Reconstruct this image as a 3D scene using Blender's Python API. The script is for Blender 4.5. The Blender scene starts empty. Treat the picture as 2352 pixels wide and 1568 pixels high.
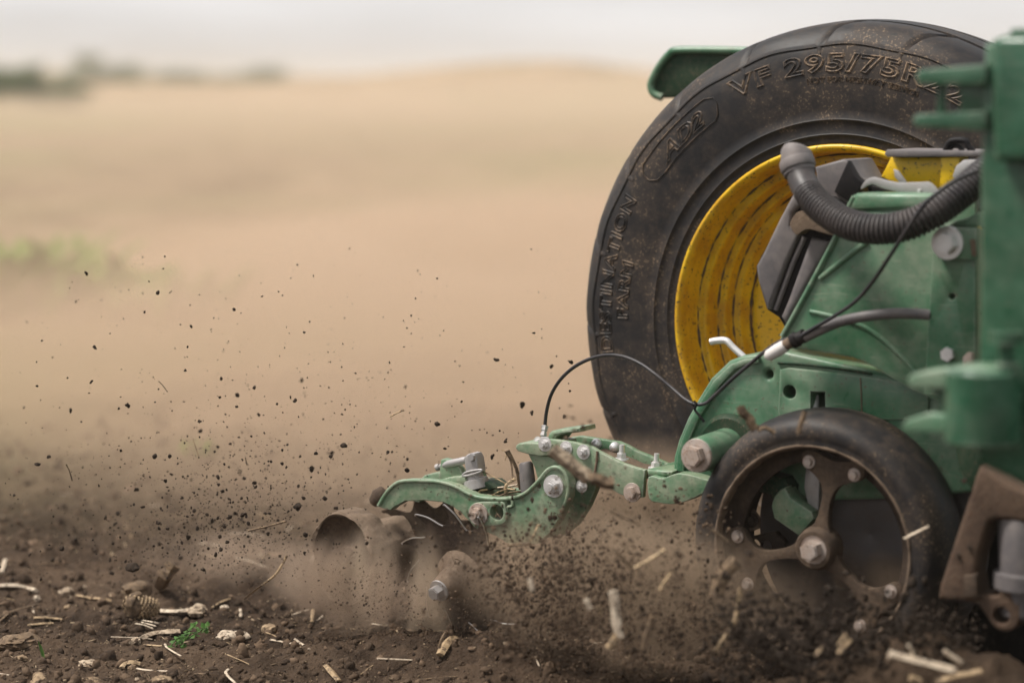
import bpy, bmesh, math, random
import numpy as np
from mathutils import Matrix, Vector

random.seed(7)
RNG = np.random.default_rng(7)
sc = bpy.context.scene
col = sc.collection
rad = math.radians

# ------------------------------------------------------------------ camera
FPX = 5553.0                      # focal length in units of the 2352-wide photograph (85 mm on 36 mm)
HOR = 195.0
CAM_H = 0.90
PSI = rad(31.3)                   # looking forward-left along the machine
PITCH = math.atan((784 - HOR) / FPX)
FW = Vector((-math.sin(PSI) * math.cos(PITCH), math.cos(PSI) * math.cos(PITCH), -math.sin(PITCH)))
RT = Vector((math.cos(PSI), math.sin(PSI), 0))
UP = RT.cross(FW)
CAM = Vector((0, 0, CAM_H))
cd = bpy.data.cameras.new('camera')
cd.sensor_width = 36.0
cd.lens = 36.0 * FPX / 2352.0
cd.clip_start = 0.05
cd.clip_end = 3000
cd.dof.use_dof = True
cd.dof.focus_distance = 3.87
cd.dof.aperture_fstop = 2.15
cam = bpy.data.objects.new('camera', cd)
cam.matrix_world = Matrix(((RT.x, UP.x, -FW.x, CAM.x), (RT.y, UP.y, -FW.y, CAM.y), (RT.z, UP.z, -FW.z, CAM.z), (0, 0, 0, 1)))
col.objects.link(cam)
sc.camera = cam

# ------------------------------------------------------------------ sky and sun (thin bright overcast)
SUN_EL, SUN_AZ = rad(58), rad(236)      # azimuth measured from +Y, clockwise seen from above
sun_dir = Vector((math.sin(SUN_AZ) * math.cos(SUN_EL), math.cos(SUN_AZ) * math.cos(SUN_EL), math.sin(SUN_EL)))
world = bpy.data.worlds.new('World')
sc.world = world
world.use_nodes = True
wn, wl = world.node_tree.nodes, world.node_tree.links
wn.clear()
sky = wn.new('ShaderNodeTexSky'); sky.sky_type = 'NISHITA'; sky.sun_disc = False
sky.sun_elevation = SUN_EL; sky.sun_rotation = SUN_AZ
sky.air_density = 1.0; sky.dust_density = 3.0; sky.ozone_density = 1.0
hsv = wn.new('ShaderNodeHueSaturation'); hsv.inputs['Saturation'].default_value = 0.32
wl.new(sky.outputs[0], hsv.inputs['Color'])
tc = wn.new('ShaderNodeTexCoord')
mp = wn.new('ShaderNodeMapping'); mp.inputs['Scale'].default_value = (1.5, 1.5, 9.0)
wl.new(tc.outputs['Generated'], mp.inputs[0])
cn = wn.new('ShaderNodeTexNoise'); cn.inputs['Scale'].default_value = 2.2; cn.inputs['Detail'].default_value = 5
wl.new(mp.outputs[0], cn.inputs['Vector'])
cr = wn.new('ShaderNodeMapRange'); cr.inputs[1].default_value = 0.36; cr.inputs[2].default_value = 0.62
cr.inputs[3].default_value = 0.55; cr.inputs[4].default_value = 0.95
wl.new(cn.outputs['Fac'], cr.inputs[0])
cm = wn.new('ShaderNodeMix'); cm.data_type = 'RGBA'
wl.new(cr.outputs[0], cm.inputs['Factor'])
wl.new(hsv.outputs[0], cm.inputs['A'])
cm.inputs['B'].default_value = (7.9, 7.9, 8.05, 1)          # cloud sheet
bgn = wn.new('ShaderNodeBackground'); bgn.inputs['Strength'].default_value = 0.10
wl.new(cm.outputs['Result'], bgn.inputs['Color'])
wo = wn.new('ShaderNodeOutputWorld'); wl.new(bgn.outputs[0], wo.inputs['Surface'])
sl = bpy.data.lights.new('sun', 'SUN')
sl.energy = 4.0; sl.angle = rad(12); sl.color = (1.0, 0.95, 0.88)
so = bpy.data.objects.new('sun', sl)
so.rotation_euler = (-sun_dir).to_track_quat('-Z', 'Y').to_euler()
so.location = (0, 0, 20)
col.objects.link(so)
sc.view_settings.view_transform = 'Standard'
sc.view_settings.look = 'None'
sc.view_settings.exposure = 0.22
sc.view_settings.gamma = 1.0
sc.view_settings.use_curve_mapping = False
sc.render.engine = 'CYCLES'
cy = sc.cycles
cy.max_bounces = 6; cy.diffuse_bounces = 3; cy.glossy_bounces = 3; cy.transmission_bounces = 3
cy.volume_bounces = 1; cy.transparent_max_bounces = 8
cy.volume_step_rate = 1.0
cy.use_denoising = True
cy.use_adaptive_sampling = True
cy.adaptive_threshold = 0.02

# ------------------------------------------------------------------ points: a pixel of the 2352 x 1568 view on a plane of the place
def ray(x, y):
    return (FW + RT * ((x - 1176) / FPX) + UP * ((784 - y) / FPX))
def at(p, Y):
    d = ray(*p); t = Y / d.y
    return CAM + d * t
def deep(p, d):
    return CAM + ray(*p) * d
def on_ground(p, z=0.0):
    d = ray(*p); t = (z - CAM_H) / d.z
    return CAM + d * t
def Z1(x, y): return (1323 + x * .4377, y * .4377)
def Z2(x, y): return (1561.9 + x * .35163, 275.6 + y * .35163)
def Z3(x, y): return (1506.75 + x * .3809, 689 + y * .3809)
def Z4(x, y): return (1525.1 + x * .3633, 900.4 + y * .3633)
def Z5(x, y): return (679.9 + x * .293, 918.75 + y * .293)
def Z6(x, y): return (1139.25 + x * .2929, 753.4 + y * .2929)
def Z7(x, y): return (x * .35156, 1102.5 + y * .35156)
def Z8(x, y): return (x * .41016, 551.25 + y * .41016)
def zz(f, pts): return [f(*p) for p in pts]

# ------------------------------------------------------------------ objects
def link(name, me, mat=None, parent=None, smooth=None):
    """link a mesh given in world coordinates; its origin goes to its middle"""
    n = len(me.vertices)
    co = np.empty(n * 3, np.float32); me.vertices.foreach_get('co', co); co = co.reshape(-1, 3)
    c = (co.min(0) + co.max(0)) / 2
    co -= c
    me.vertices.foreach_set('co', co.ravel())
    if mat is not None: me.materials.append(mat)
    if smooth is not None:
        me.polygons.foreach_set('use_smooth', [True] * len(me.polygons))
        if smooth < 179: me.set_sharp_from_angle(angle=rad(smooth))
    me.update()
    o = bpy.data.objects.new(name, me)
    o.location = Vector([float(v) for v in c])
    col.objects.link(o)
    if parent is not None:
        o.parent = parent
        o.matrix_parent_inverse = WORLD[parent.name].inverted()
    WORLD[o.name] = (WORLD_PARENT(parent) @ Matrix.Translation(o.location)) if parent is not None else Matrix.Translation(o.location)
    return o
WORLD = {}
def WORLD_PARENT(p):
    return Matrix.Identity(4)      # matrix_parent_inverse undoes the parent, so child locations stay world positions
def tag(o, label, cat=None, group=None, kind=None):
    if label: o['label'] = label
    if cat: o['category'] = cat
    if group: o['group'] = group
    if kind: o['kind'] = kind
    return o
def empty(name, loc):
    o = bpy.data.objects.new(name, None)
    o.location = loc; o.empty_display_size = 0.1
    col.objects.link(o)
    WORLD[o.name] = Matrix.Translation(Vector(loc))
    return o
def mesh_from(v, f):
    me = bpy.data.meshes.new('m')
    me.from_pydata([tuple(map(float, p)) for p in v], [], f)
    return me
def fast_mesh(V, F):
    """numpy verts (n,3) and faces (m,k)"""
    V = np.asarray(V, np.float32); F = np.asarray(F, np.int32)
    me = bpy.data.meshes.new('m')
    me.vertices.add(len(V)); me.vertices.foreach_set('co', V.ravel())
    k = F.shape[1]
    me.loops.add(F.size); me.loops.foreach_set('vertex_index', F.ravel())
    me.polygons.add(len(F))
    me.polygons.foreach_set('loop_start', np.arange(0, F.size, k, dtype=np.int32))
    me.polygons.foreach_set('loop_total', np.full(len(F), k, np.int32))
    me.update(calc_edges=True); me.validate()
    return me
def bm_mesh(bm):
    me = bpy.data.meshes.new('m'); bmesh.ops.recalc_face_normals(bm, faces=bm.faces[:]); bm.to_mesh(me); bm.free()
    return me

def spline(pts, n=6, closed=False):
    """Catmull-Rom through points of any dimension"""
    P = [np.array(p, float) for p in pts]; m = len(P); out = []
    rng = range(m) if closed else range(m - 1)
    for i in rng:
        if closed: a, b, c, d = P[i - 1], P[i], P[(i + 1) % m], P[(i + 2) % m]
        else: a, b, c, d = P[max(i - 1, 0)], P[i], P[i + 1], P[min(i + 2, m - 1)]
        for k in range(n):
            t = k / n
            out.append(.5 * ((2 * b) + (c - a) * t + (2 * a - 5 * b + 4 * c - d) * t * t + (3 * b - a - 3 * c + d) * t ** 3))
    if not closed: out.append(P[-1])
    return out

def plate_mesh(pts, Y, t, holes=(), bevel=0.002, segs=2):
    """side plate: outline given as world points on plane y=Y, thickness t away from the camera"""
    bm = bmesh.new()
    for loop in [pts] + list(holes):
        vs = [bm.verts.new((p[0], Y, p[-1])) for p in loop]
        for i in range(len(vs)): bm.edges.new((vs[i - 1], vs[i]))
    bmesh.ops.triangle_fill(bm, edges=bm.edges[:], use_beauty=True, use_dissolve=False)
    g = bmesh.ops.extrude_face_region(bm, geom=bm.faces[:])
    for v in g['geom']:
        if isinstance(v, bmesh.types.BMVert): v.co.y += t
    bmesh.ops.recalc_face_normals(bm, faces=bm.faces[:])
    if bevel:
        ed = [e for e in bm.edges if len(e.link_faces) == 2 and e.calc_face_angle(0) > rad(50) and abs(e.verts[0].co.y - e.verts[1].co.y) < 1e-5]
        bmesh.ops.bevel(bm, geom=ed, offset=bevel, segments=segs, affect='EDGES', profile=.5, clamp_overlap=True)
    return bm_mesh(bm)
def w2(px, Y): return [at(p, Y) for p in px]
def circle_px(c, r, Y, n=18):
    """world loop: circle of radius r metres round pixel c on plane Y"""
    w = at(c, Y)
    return [Vector((w.x + r * math.cos(a), Y, w.z + r * math.sin(a))) for a in [2 * math.pi * i / n for i in range(n)]]
def plate(name, px, Y, t, mat, parent, holes=(), bevel=0.002, smooth=35, n=0, segs=2):
    if n: px = [tuple(q) for q in spline(px, n, True)]
    return link(name, plate_mesh(w2(px, Y), Y, t, holes, bevel, segs), mat, parent, smooth)

def tube_mesh(path, r, seg=12, caps=True, rfun=None, flat=1.0, groove=0.):
    P = np.array([list(p) for p in path], float); n = len(P)
    T = np.gradient(P, axis=0); T /= np.linalg.norm(T, axis=1)[:, None] + 1e-12
    up = np.array([0, 0, 1.]) if abs(T[0][2]) < .9 else np.array([0, 1., 0])
    N = np.cross(T[0], up); N /= np.linalg.norm(N)
    V = []; a = np.linspace(0, 2 * np.pi, seg, endpoint=False)
    for i in range(n):
        N = N - T[i] * (N @ T[i]); N /= np.linalg.norm(N) + 1e-12
        B = np.cross(T[i], N)
        rr = (r if np.isscalar(r) else r[i])
        if rfun: rr = rr * rfun(i / (n - 1))
        g_ = (1 - groove * (np.arange(seg) % 2))[:, None]
        V.append(P[i] + rr * g_ * (np.cos(a)[:, None] * N + flat * np.sin(a)[:, None] * B))
    V = np.concatenate(V)
    F = [[i * seg + j, i * seg + (j + 1) % seg, (i + 1) * seg + (j + 1) % seg, (i + 1) * seg + j] for i in range(n - 1) for j in range(seg)]
    F = [list(f) for f in F]
    if caps: F += [list(range(seg))[::-1], list(range((n - 1) * seg, n * seg))]
    return mesh_from(V, F)
def tube(name, path, r, mat, parent, seg=12, **k):
    return link(name, tube_mesh(path, r, seg, **k), mat, parent, 60)

def lathe_data(prof, seg, c, axis=(0, 1, 0), a0=0, a1=2 * math.pi, close=True):
    """prof: list of (axial, radius); axis through c; angle 0 = up, clockwise seen from the camera"""
    ax = Vector(axis).normalized()
    up = Vector((0, 0, 1)) if abs(ax.z) < .95 else Vector((0, -1, 0))
    u = (up - ax * up.dot(ax)).normalized(); w = ax.cross(u)
    w = -w if False else w
    c = Vector(c); V = []
    th = np.linspace(a0, a1, seg, endpoint=not close)
    A = np.array(prof, float)
    U, W, X, C = (np.array(q[:]) for q in (u, w, ax, c))
    V = (C + A[None, :, 0, None] * X + A[None, :, 1, None] * (np.cos(th)[:, None, None] * U + np.sin(th)[:, None, None] * W))
    m = len(A); ns = seg
    F = []
    for i in range(ns if close else ns - 1):
        k = (i + 1) % ns
        for j in range(m - 1): F.append((i * m + j, i * m + j + 1, k * m + j + 1, k * m + j))
    return V.reshape(-1, 3), F
def lathe(name, prof, c, mat, parent, seg=48, axis=(0, 1, 0), smooth=35):
    V, F = lathe_data(prof, seg, c, axis)
    me = fast_mesh(V, F)
    bm = bmesh.new(); bm.from_mesh(me)
    bmesh.ops.remove_doubles(bm, verts=bm.verts[:], dist=1e-5)
    bpy.data.meshes.remove(me)
    return link(name, bm_mesh(bm), mat, parent, smooth)

def bolt_mesh(c, r, axis=(0, -1, 0), washer=True, head=.55, stud=.0, rot=None):
    """hex bolt head of radius r on a washer, standing along axis from c"""
    ax = Vector(axis).normalized()
    q = ax.to_track_quat('Z', 'Y').to_matrix().to_4x4()
    bm = bmesh.new()
    z = 0
    if washer:
        g = bmesh.ops.create_cone(bm, cap_ends=True, segments=24, radius1=r * 1.55, radius2=r * 1.5, depth=r * .22)
        bmesh.ops.translate(bm, verts=g['verts'], vec=(0, 0, r * .11)); z = r * .22
    g = bmesh.ops.create_cone(bm, cap_ends=True, segments=6, radius1=r, radius2=r, depth=r * head * 1.6)
    bmesh.ops.rotate(bm, verts=g['verts'], cent=(0, 0, 0), matrix=Matrix.Rotation(random.random() * 1.05 if rot is None else rot, 3, 'Z'))
    bmesh.ops.translate(bm, verts=g['verts'], vec=(0, 0, z + r * head * .8))
    fs = [f for f in bm.faces if all(v in g['verts'] for v in f.verts) and f.normal.z > .9]
    if fs:
        ed = list({e for f in fs for e in f.edges})
        bmesh.ops.bevel(bm, geom=ed, offset=r * .14, segments=2, affect='EDGES')
    z += r * head * 1.6
    if stud:
        g = bmesh.ops.create_cone(bm, cap_ends=True, segments=16, radius1=r * .55, radius2=r * .5, depth=stud)
        bmesh.ops.translate(bm, verts=g['verts'], vec=(0, 0, z + stud / 2 - .001))
    bmesh.ops.transform(bm, verts=bm.verts[:], matrix=Matrix.Translation(Vector(c)) @ q)
    return bm_mesh(bm)
def bolt(name, c, r, mat, parent, **k):
    return link(name, bolt_mesh(c, r, **k), mat, parent, 30)

def box_mesh(c, size, rot=None, bevel=.003):
    bm = bmesh.new(); bmesh.ops.create_cube(bm, size=1)
    bmesh.ops.scale(bm, verts=bm.verts[:], vec=size)
    if bevel: bmesh.ops.bevel(bm, geom=bm.edges[:], offset=bevel, segments=2, affect='EDGES', profile=.5)
    M = Matrix.Translation(Vector(c))
    if rot is not None: M = M @ rot.to_4x4()
    bmesh.ops.transform(bm, verts=bm.verts[:], matrix=M)
    return bm_mesh(bm)

# value noise for terrain (numpy)
_T = RNG.random((256, 256)).astype(np.float64)
def vnoise(x, y):
    xi = np.floor(x).astype(int); yi = np.floor(y).astype(int); fx = x - xi; fy = y - yi
    fx = fx * fx * (3 - 2 * fx); fy = fy * fy * (3 - 2 * fy)
    g = lambda i, j: _T[(xi + i) % 256, (yi + j) % 256]
    return (g(0, 0) * (1 - fx) + g(1, 0) * fx) * (1 - fy) + (g(0, 1) * (1 - fx) + g(1, 1) * fx) * fy
def fbm(x, y, o=4, g=.5):
    s = 0; a = 1; t = 0
    for i in range(o):
        s = s + a * vnoise(x * 2 ** i + 17.3 * i, y * 2 ** i + 5.1 * i); t += a; a *= g
    return s / t

from mathutils import noise as mnoise
def roughen(o, amp, freq, seed=0):
    """caked dirt: push the surface in and out by a few millimetres"""
    me = o.data; L_ = o.location
    for v in me.vertices:
        p = (v.co + L_) * freq + Vector((seed, 0, 0))
        v.co += v.normal * amp * (mnoise.noise(p) + .5 * mnoise.noise(p * 2.3))
    me.update()
    return o

# ------------------------------------------------------------------ materials
class NT:
    def __init__(s, name):
        s.m = bpy.data.materials.new(name); s.m.use_nodes = True
        s.n = s.m.node_tree.nodes; s.l = s.m.node_tree.links; s.n.clear()
        s.out = s.n.new('ShaderNodeOutputMaterial')
    def new(s, t, **k):
        n = s.n.new(t)
        for a, v in k.items(): setattr(n, a, v)
        return n
    def put(s, node, **k):
        for a, v in k.items():
            i = node.inputs[a.replace('_', ' ')]
            if isinstance(v, bpy.types.NodeSocket): s.l.new(v, i)
            else: i.default_value = v
        return node
    def coords(s, kind='Object', scale=None):
        c = s.new('ShaderNodeTexCoord').outputs[kind]
        return c
    def pos(s):
        return s.new('ShaderNodeNewGeometry').outputs['Position']
    def noise(s, vec, scale, detail=4, rough=.55, dist=0):
        n = s.new('ShaderNodeTexNoise'); s.l.new(vec, n.inputs['Vector'])
        n.inputs['Scale'].default_value = scale; n.inputs['Detail'].default_value = detail; n.inputs['Roughness'].default_value = rough
        n.inputs['Distortion'].default_value = dist
        return n.outputs['Fac']
    def ramp(s, v, a, b, lo=0., hi=1.):
        n = s.new('ShaderNodeMapRange'); s.l.new(v, n.inputs[0])
        for i, q in enumerate((a, b, lo, hi)): n.inputs[i + 1].default_value = q
        n.interpolation_type = 'SMOOTHSTEP'
        return n.outputs[0]
    def math(s, op, a, b=None, c=None):
        n = s.new('ShaderNodeMath', operation=op)
        for i, q in enumerate((a, b, c)):
            if q is None: continue
            if isinstance(q, bpy.types.NodeSocket): s.l.new(q, n.inputs[i])
            else: n.inputs[i].default_value = q
        return n.outputs[0]
    def mix(s, f, a, b):
        n = s.new('ShaderNodeMix', data_type='RGBA')
        for i, q in (('Factor', f), ('A', a), ('B', b)):
            if isinstance(q, bpy.types.NodeSocket): s.l.new(q, n.inputs[i])
            elif i == 'Factor': n.inputs[i].default_value = q
            else: n.inputs[i].default_value = (*q, 1)
        return n.outputs['Result']
    def bump(s, h, strength=.3, dist=.005):
        n = s.new('ShaderNodeBump'); s.l.new(h, n.inputs['Height'])
        n.inputs['Strength'].default_value = strength; n.inputs['Distance'].default_value = dist
        return n.outputs['Normal']
    def bsdf(s, color, rough=.6, metal=0., normal=None, spec=.5, coat=0.):
        b = s.new('ShaderNodeBsdfPrincipled')
        for i, q in (('Base Color', color), ('Roughness', rough), ('Metallic', metal), ('Specular IOR Level', spec), ('Coat Weight', coat)):
            if isinstance(q, bpy.types.NodeSocket): s.l.new(q, b.inputs[i])
            elif i == 'Base Color': b.inputs[i].default_value = (*q, 1)
            else: b.inputs[i].default_value = q
        if normal is not None: s.l.new(normal, b.inputs['Normal'])
        s.l.new(b.outputs[0], s.out.inputs['Surface'])
        return s.m

DUST = (.34, .235, .15)
SOILC = (.055, .040, .030)
def worn(name, base, dust=.35, rough=.5, metal=0., dustcol=DUST, scale=9., dark=None, speck=.25, bumpy=.12, base2=None, fk=24, streak=False, st=.60, spec=.4, edge=0.):
    """painted, cast or rubber surface with a thin uneven film of field dust and dirt specks"""
    s = NT(name); v = s.pos()
    big = s.noise(v, scale, 5, .6)
    mid = s.noise(v, scale * 6, 4, .65)
    fine = s.noise(v, scale * fk, 3, .6)
    f = s.math('ADD', s.math('MULTIPLY', big, .6), s.math('MULTIPLY', mid, .4))
    film = s.ramp(f, .5 - dust * .42, .78, 0., min(.95, dust * 1.7))
    if streak:
        mpn = s.new('ShaderNodeMapping'); s.l.new(v, mpn.inputs[0]); mpn.inputs['Scale'].default_value = (1, 1, 9); mpn.inputs['Rotation'].default_value = (0, .35, 0)
        film = s.math('ADD', film, s.ramp(s.noise(mpn.outputs[0], 16, 4, .7), .56, .74, 0, .35))
    c0 = base if base2 is None else s.mix(s.ramp(s.noise(v, scale * 1.7, 3), .35, .65), base, base2)
    c = s.mix(film, c0, dustcol)
    sp = s.math('MULTIPLY', s.ramp(fine, st, st + .10), s.ramp(mid, .42, .62))
    c = s.mix(s.math('MULTIPLY', sp, speck * 2.2), c, dark or (.10, .068, .045))
    if edge:                      # paint rubbed thin and dusty along the edges of plates and castings
        bv = s.new('ShaderNodeBevel', samples=4); bv.inputs['Radius'].default_value = .0045
        dt = s.new('ShaderNodeVectorMath', operation='DOT_PRODUCT'); s.l.new(bv.outputs[0], dt.inputs[0]); s.l.new(s.new('ShaderNodeNewGeometry').outputs['Normal'], dt.inputs[1])
        em = s.math('MULTIPLY', s.ramp(dt.outputs['Value'], .985, .90), s.ramp(mid, .34, .60, .25, 1.))
        c = s.mix(s.math('MULTIPLY', em, edge), c, (.42, .46, .37))
    r = s.math('ADD', rough, s.math('MULTIPLY', film, .35))
    h = s.math('ADD', s.math('MULTIPLY', mid, .5), s.math('MULTIPLY', fine, .5))
    return s.bsdf(c, r, metal, s.bump(h, bumpy, .003), spec=spec)

M = {}
M['green'] = worn('green_paint', (.040, .134, .067), .40, .27, speck=.4, base2=(.070, .185, .102), dustcol=(.31, .335, .255), scale=8, streak=True, edge=.75)
M['green_dusty'] = worn('green_paint_dusty', (.040, .145, .064), .52, .30, speck=.8, scale=15, dustcol=(.36, .355, .26), bumpy=.4, base2=(.068, .190, .098), fk=14, edge=.8)
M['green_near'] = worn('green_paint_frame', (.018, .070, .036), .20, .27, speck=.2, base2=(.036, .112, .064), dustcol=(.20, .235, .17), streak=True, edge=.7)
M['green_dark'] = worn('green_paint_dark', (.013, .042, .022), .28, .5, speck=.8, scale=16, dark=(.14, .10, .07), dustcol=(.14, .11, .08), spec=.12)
M['yellow'] = worn('yellow_paint', (.74, .47, .012), .18, .34, speck=.75, scale=13, fk=17, st=.57, dark=(.060, .040, .025), dustcol=(.28, .17, .05), base2=(.58, .31, .010))
M['yellow_clean'] = worn('yellow_paint_clean', (.76, .48, .012), .12, .34, speck=.6, scale=10, fk=14, st=.55, dark=(.060, .040, .025), dustcol=(.34, .22, .07))
M['plastic'] = worn('grey_plastic', (.095, .088, .092), .45, .42, speck=.10, dustcol=(.27, .23, .21), scale=9)
M['plastic_dark'] = worn('black_plastic', (.012, .011, .012), .16, .5, speck=.05, dustcol=(.085, .07, .06), spec=.12)
M['hose'] = worn('corrugated_hose', (.030, .027, .029), .30, .42, speck=.05, dustcol=(.15, .12, .105), scale=8)
M['cable'] = worn('black_cable', (.018, .017, .020), .22, .42, speck=.03, dustcol=(.16, .13, .115), scale=12)
M['zinc'] = worn('zinc_bolt', (.74, .72, .71), .18, .34, metal=.55, speck=.30, scale=30, dustcol=(.52, .44, .36))
M['rusty'] = worn('rusty_bolt', (.50, .44, .40), .45, .42, metal=.35, speck=.8, scale=34, fk=8, dustcol=(.36, .21, .12), dark=(.14, .07, .035))
M['grey_steel'] = worn('grey_steel', (.40, .385, .38), .3, .42, metal=.40, speck=.2, scale=20, dustcol=(.30, .25, .21))
M['steel_edge'] = worn('polished_steel', (.60, .57, .55), .15, .28, metal=.95, speck=.1, scale=25)
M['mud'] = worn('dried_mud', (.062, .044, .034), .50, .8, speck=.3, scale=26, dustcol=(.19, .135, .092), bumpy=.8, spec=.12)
M['mud_dark'] = worn('dark_mud', (.036, .027, .022), .42, .85, speck=.2, scale=24, dustcol=(.12, .085, .062), bumpy=.8, spec=.12)
M['mud_pale'] = worn('dusty_casting', (.115, .082, .060), .55, .8, speck=.35, scale=24, dustcol=(.26, .19, .135), bumpy=.8, spec=.12)
M['disc_steel'] = worn('worn_disc_steel', (.125, .115, .115), .35, .42, metal=.3, speck=.2, scale=12, dustcol=(.15, .11, .085))
M['white'] = worn('white_plastic', (.70, .66, .63), .2, .45, speck=.1, scale=20, dustcol=(.5, .38, .3))
M['dark_hole'] = worn('dark_hole', (.012, .011, .010), .1, .8, speck=.1, spec=.12)

def rubber(name, dusty=.5, letters=False):
    s = NT(name); v = s.pos()
    big = s.noise(v, 7, 4, .6); mid = s.noise(v, 60, 4, .7); fine = s.noise(v, 210, 3, .65)
    film = s.ramp(s.math('ADD', s.math('MULTIPLY', big, .55), s.math('MULTIPLY', mid, .45)), .40, .66, 0, dusty * .55)
    c = s.mix(film, (.0150, .0140, .0148), (.13, .090, .062))
    sp = s.math('MULTIPLY', s.ramp(fine, .54, .68), s.ramp(s.math('ADD', s.math('MULTIPLY', big, .7), s.math('MULTIPLY', mid, .3)), .47, .64))
    c = s.mix(s.math('MULTIPLY', sp, min(1, dusty * 1.1)), c, (.34, .235, .145))
    if letters:
        c = s.mix(s.math('MULTIPLY', s.ramp(mid, .40, .62, .0, .75), s.ramp(big, .36, .60, .25, 1.)), c, (.27, .185, .12))
    h = s.math('ADD', s.math('MULTIPLY', fine, .4), s.math('MULTIPLY', mid, .6))
    s.bsdf(c, s.math('ADD', .50, s.math('MULTIPLY', film, .5)), 0, s.bump(h, .25, .0015), spec=.28)
    return s.m
M['tyre'] = rubber('tyre_rubber', .55)
M['tyre_letter'] = rubber('tyre_lettering', .6, True)
M['gauge_rubber'] = rubber('gauge_wheel_rubber', .65)
M['rust_arm'] = worn('rusty_casting', (.070, .046, .034), .45, .7, speck=.6, scale=22, dustcol=(.165, .110, .075), bumpy=.8, fk=10, dark=(.10, .05, .028), spec=.12)

def soil_mat():
    s = NT('soil'); v = s.pos()
    a = s.noise(v, 2.2, 5, .6); b = s.noise(v, 24, 5, .65); c = s.noise(v, 150, 4, .65)
    base = s.mix(s.ramp(b, .3, .7), (.022, .0150, .0108), (.070, .047, .032))
    base = s.mix(s.ramp(a, .42, .72, 0, .6), base, (.15, .102, .068))
    # chopped straw and chaff lying in the top crumb
    fl = s.math('MULTIPLY', s.ramp(c, .60, .68), s.ramp(s.noise(v, 9, 3), .46, .66))
    base = s.mix(s.math('MULTIPLY', fl, .55), base, (.36, .25, .15))
    # beyond the worked strip the field still carries last year's residue
    far = s.ramp(s.new_depth(v), 4.4, 7.6)
    res = s.mix(s.ramp(s.noise(v, 1.3, 5, .65), .34, .66), (.140, .098, .062), (.335, .245, .158))
    res = s.mix(s.ramp(s.noise(v, .13, 3, .5), .44, .58, 0, .8), res, (.17, .175, .075))
    base = s.mix(far, base, res)
    h = s.math('ADD', s.math('MULTIPLY', b, .5), s.math('MULTIPLY', c, .5))
    s.bsdf(base, .92, 0, s.bump(h, 1.0, .016), spec=.08)
    return s.m
def _depth(self, v):
    n = self.new('ShaderNodeVectorMath', operation='DOT_PRODUCT'); self.l.new(v, n.inputs[0])
    n.inputs[1].default_value = (-math.sin(PSI), math.cos(PSI), 0)
    return n.outputs['Value']
NT.new_depth = _depth
M['soil'] = soil_mat()
def simple(name, a, b, scale=40, rough=.9, bump=.3, soiled=0., island=False):
    s = NT(name); v = s.pos()
    n1 = s.noise(v, scale, 4, .6)
    rnd = s.new('ShaderNodeNewGeometry').outputs['Random Per Island'] if island else s.new('ShaderNodeObjectInfo').outputs['Random']
    k_ = .75 if island else .3
    if island: rnd = s.math('POWER', rnd, 1.6)
    f = s.math('ADD', s.math('MULTIPLY', s.ramp(n1, .3, .7), 1 - k_), s.math('MULTIPLY', rnd, k_))
    c = s.mix(f, a, b)
    if soiled:
        c = s.mix(s.ramp(s.noise(v, scale * 1.6, 4, .65), .62 - soiled * .3, .72 - soiled * .2, 0, .9), c, (.075, .053, .038))
    s.bsdf(c, rough, 0, s.bump(n1, bump, .003), spec=.12)
    return s.m
M['clod'] = simple('soil_clod', (.016, .012, .0095), (.055, .039, .028), 120, .95, .9)
M['crumb'] = simple('soil_crumb', (.022, .015, .011), (.17, .115, .076), 160, .95, .9, island=True)
M['chaff'] = simple('chaff', (.10, .068, .042), (.46, .35, .23), 90, .8, .3, island=True)
M['straw'] = simple('straw', (.27, .185, .105), (.46, .34, .21), 90, .7, .5, .45)
M['straw_brown'] = simple('weathered_straw', (.085, .058, .038), (.23, .16, .10), 90, .8, .6, .5)
M['straw_pale'] = simple('bleached_straw', (.42, .33, .24), (.62, .52, .40), 90, .7, .4, .4)
M['husk'] = simple('corn_husk', (.30, .22, .15), (.50, .40, .29), 80, .8, .6, .5)
M['chip'] = simple('stone_chip', (.15, .10, .062), (.40, .29, .18), 90, .85, .7, .5)
M['leaf'] = simple('weed_leaf', (.032, .080, .015), (.085, .165, .038), 60, .5, .2)
M['leaf_far'] = simple('far_leaf', (.045, .085, .028), (.10, .15, .05), 3, .7, .1)
M['leaf_weed'] = simple('field_weed_leaf', (.07, .15, .022), (.16, .25, .05), 9, .7, .1)
M['bark'] = simple('bark', (.07, .05, .035), (.14, .10, .07), 20)
M['hill'] = None
def hill_mat():
    s = NT('hill'); v = s.pos()
    a = s.noise(v, .035, 4, .6); b = s.noise(v, .4, 4, .6)
    c = s.mix(s.ramp(b, .3, .7), (.24, .17, .105), (.40, .29, .185))
    c = s.mix(s.ramp(a, .50, .66, 0, .75), c, (.17, .19, .085))
    s.bsdf(c, .95, 0, s.bump(b, .3, .2), spec=.1)
    return s.m
M['hill'] = hill_mat()

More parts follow.
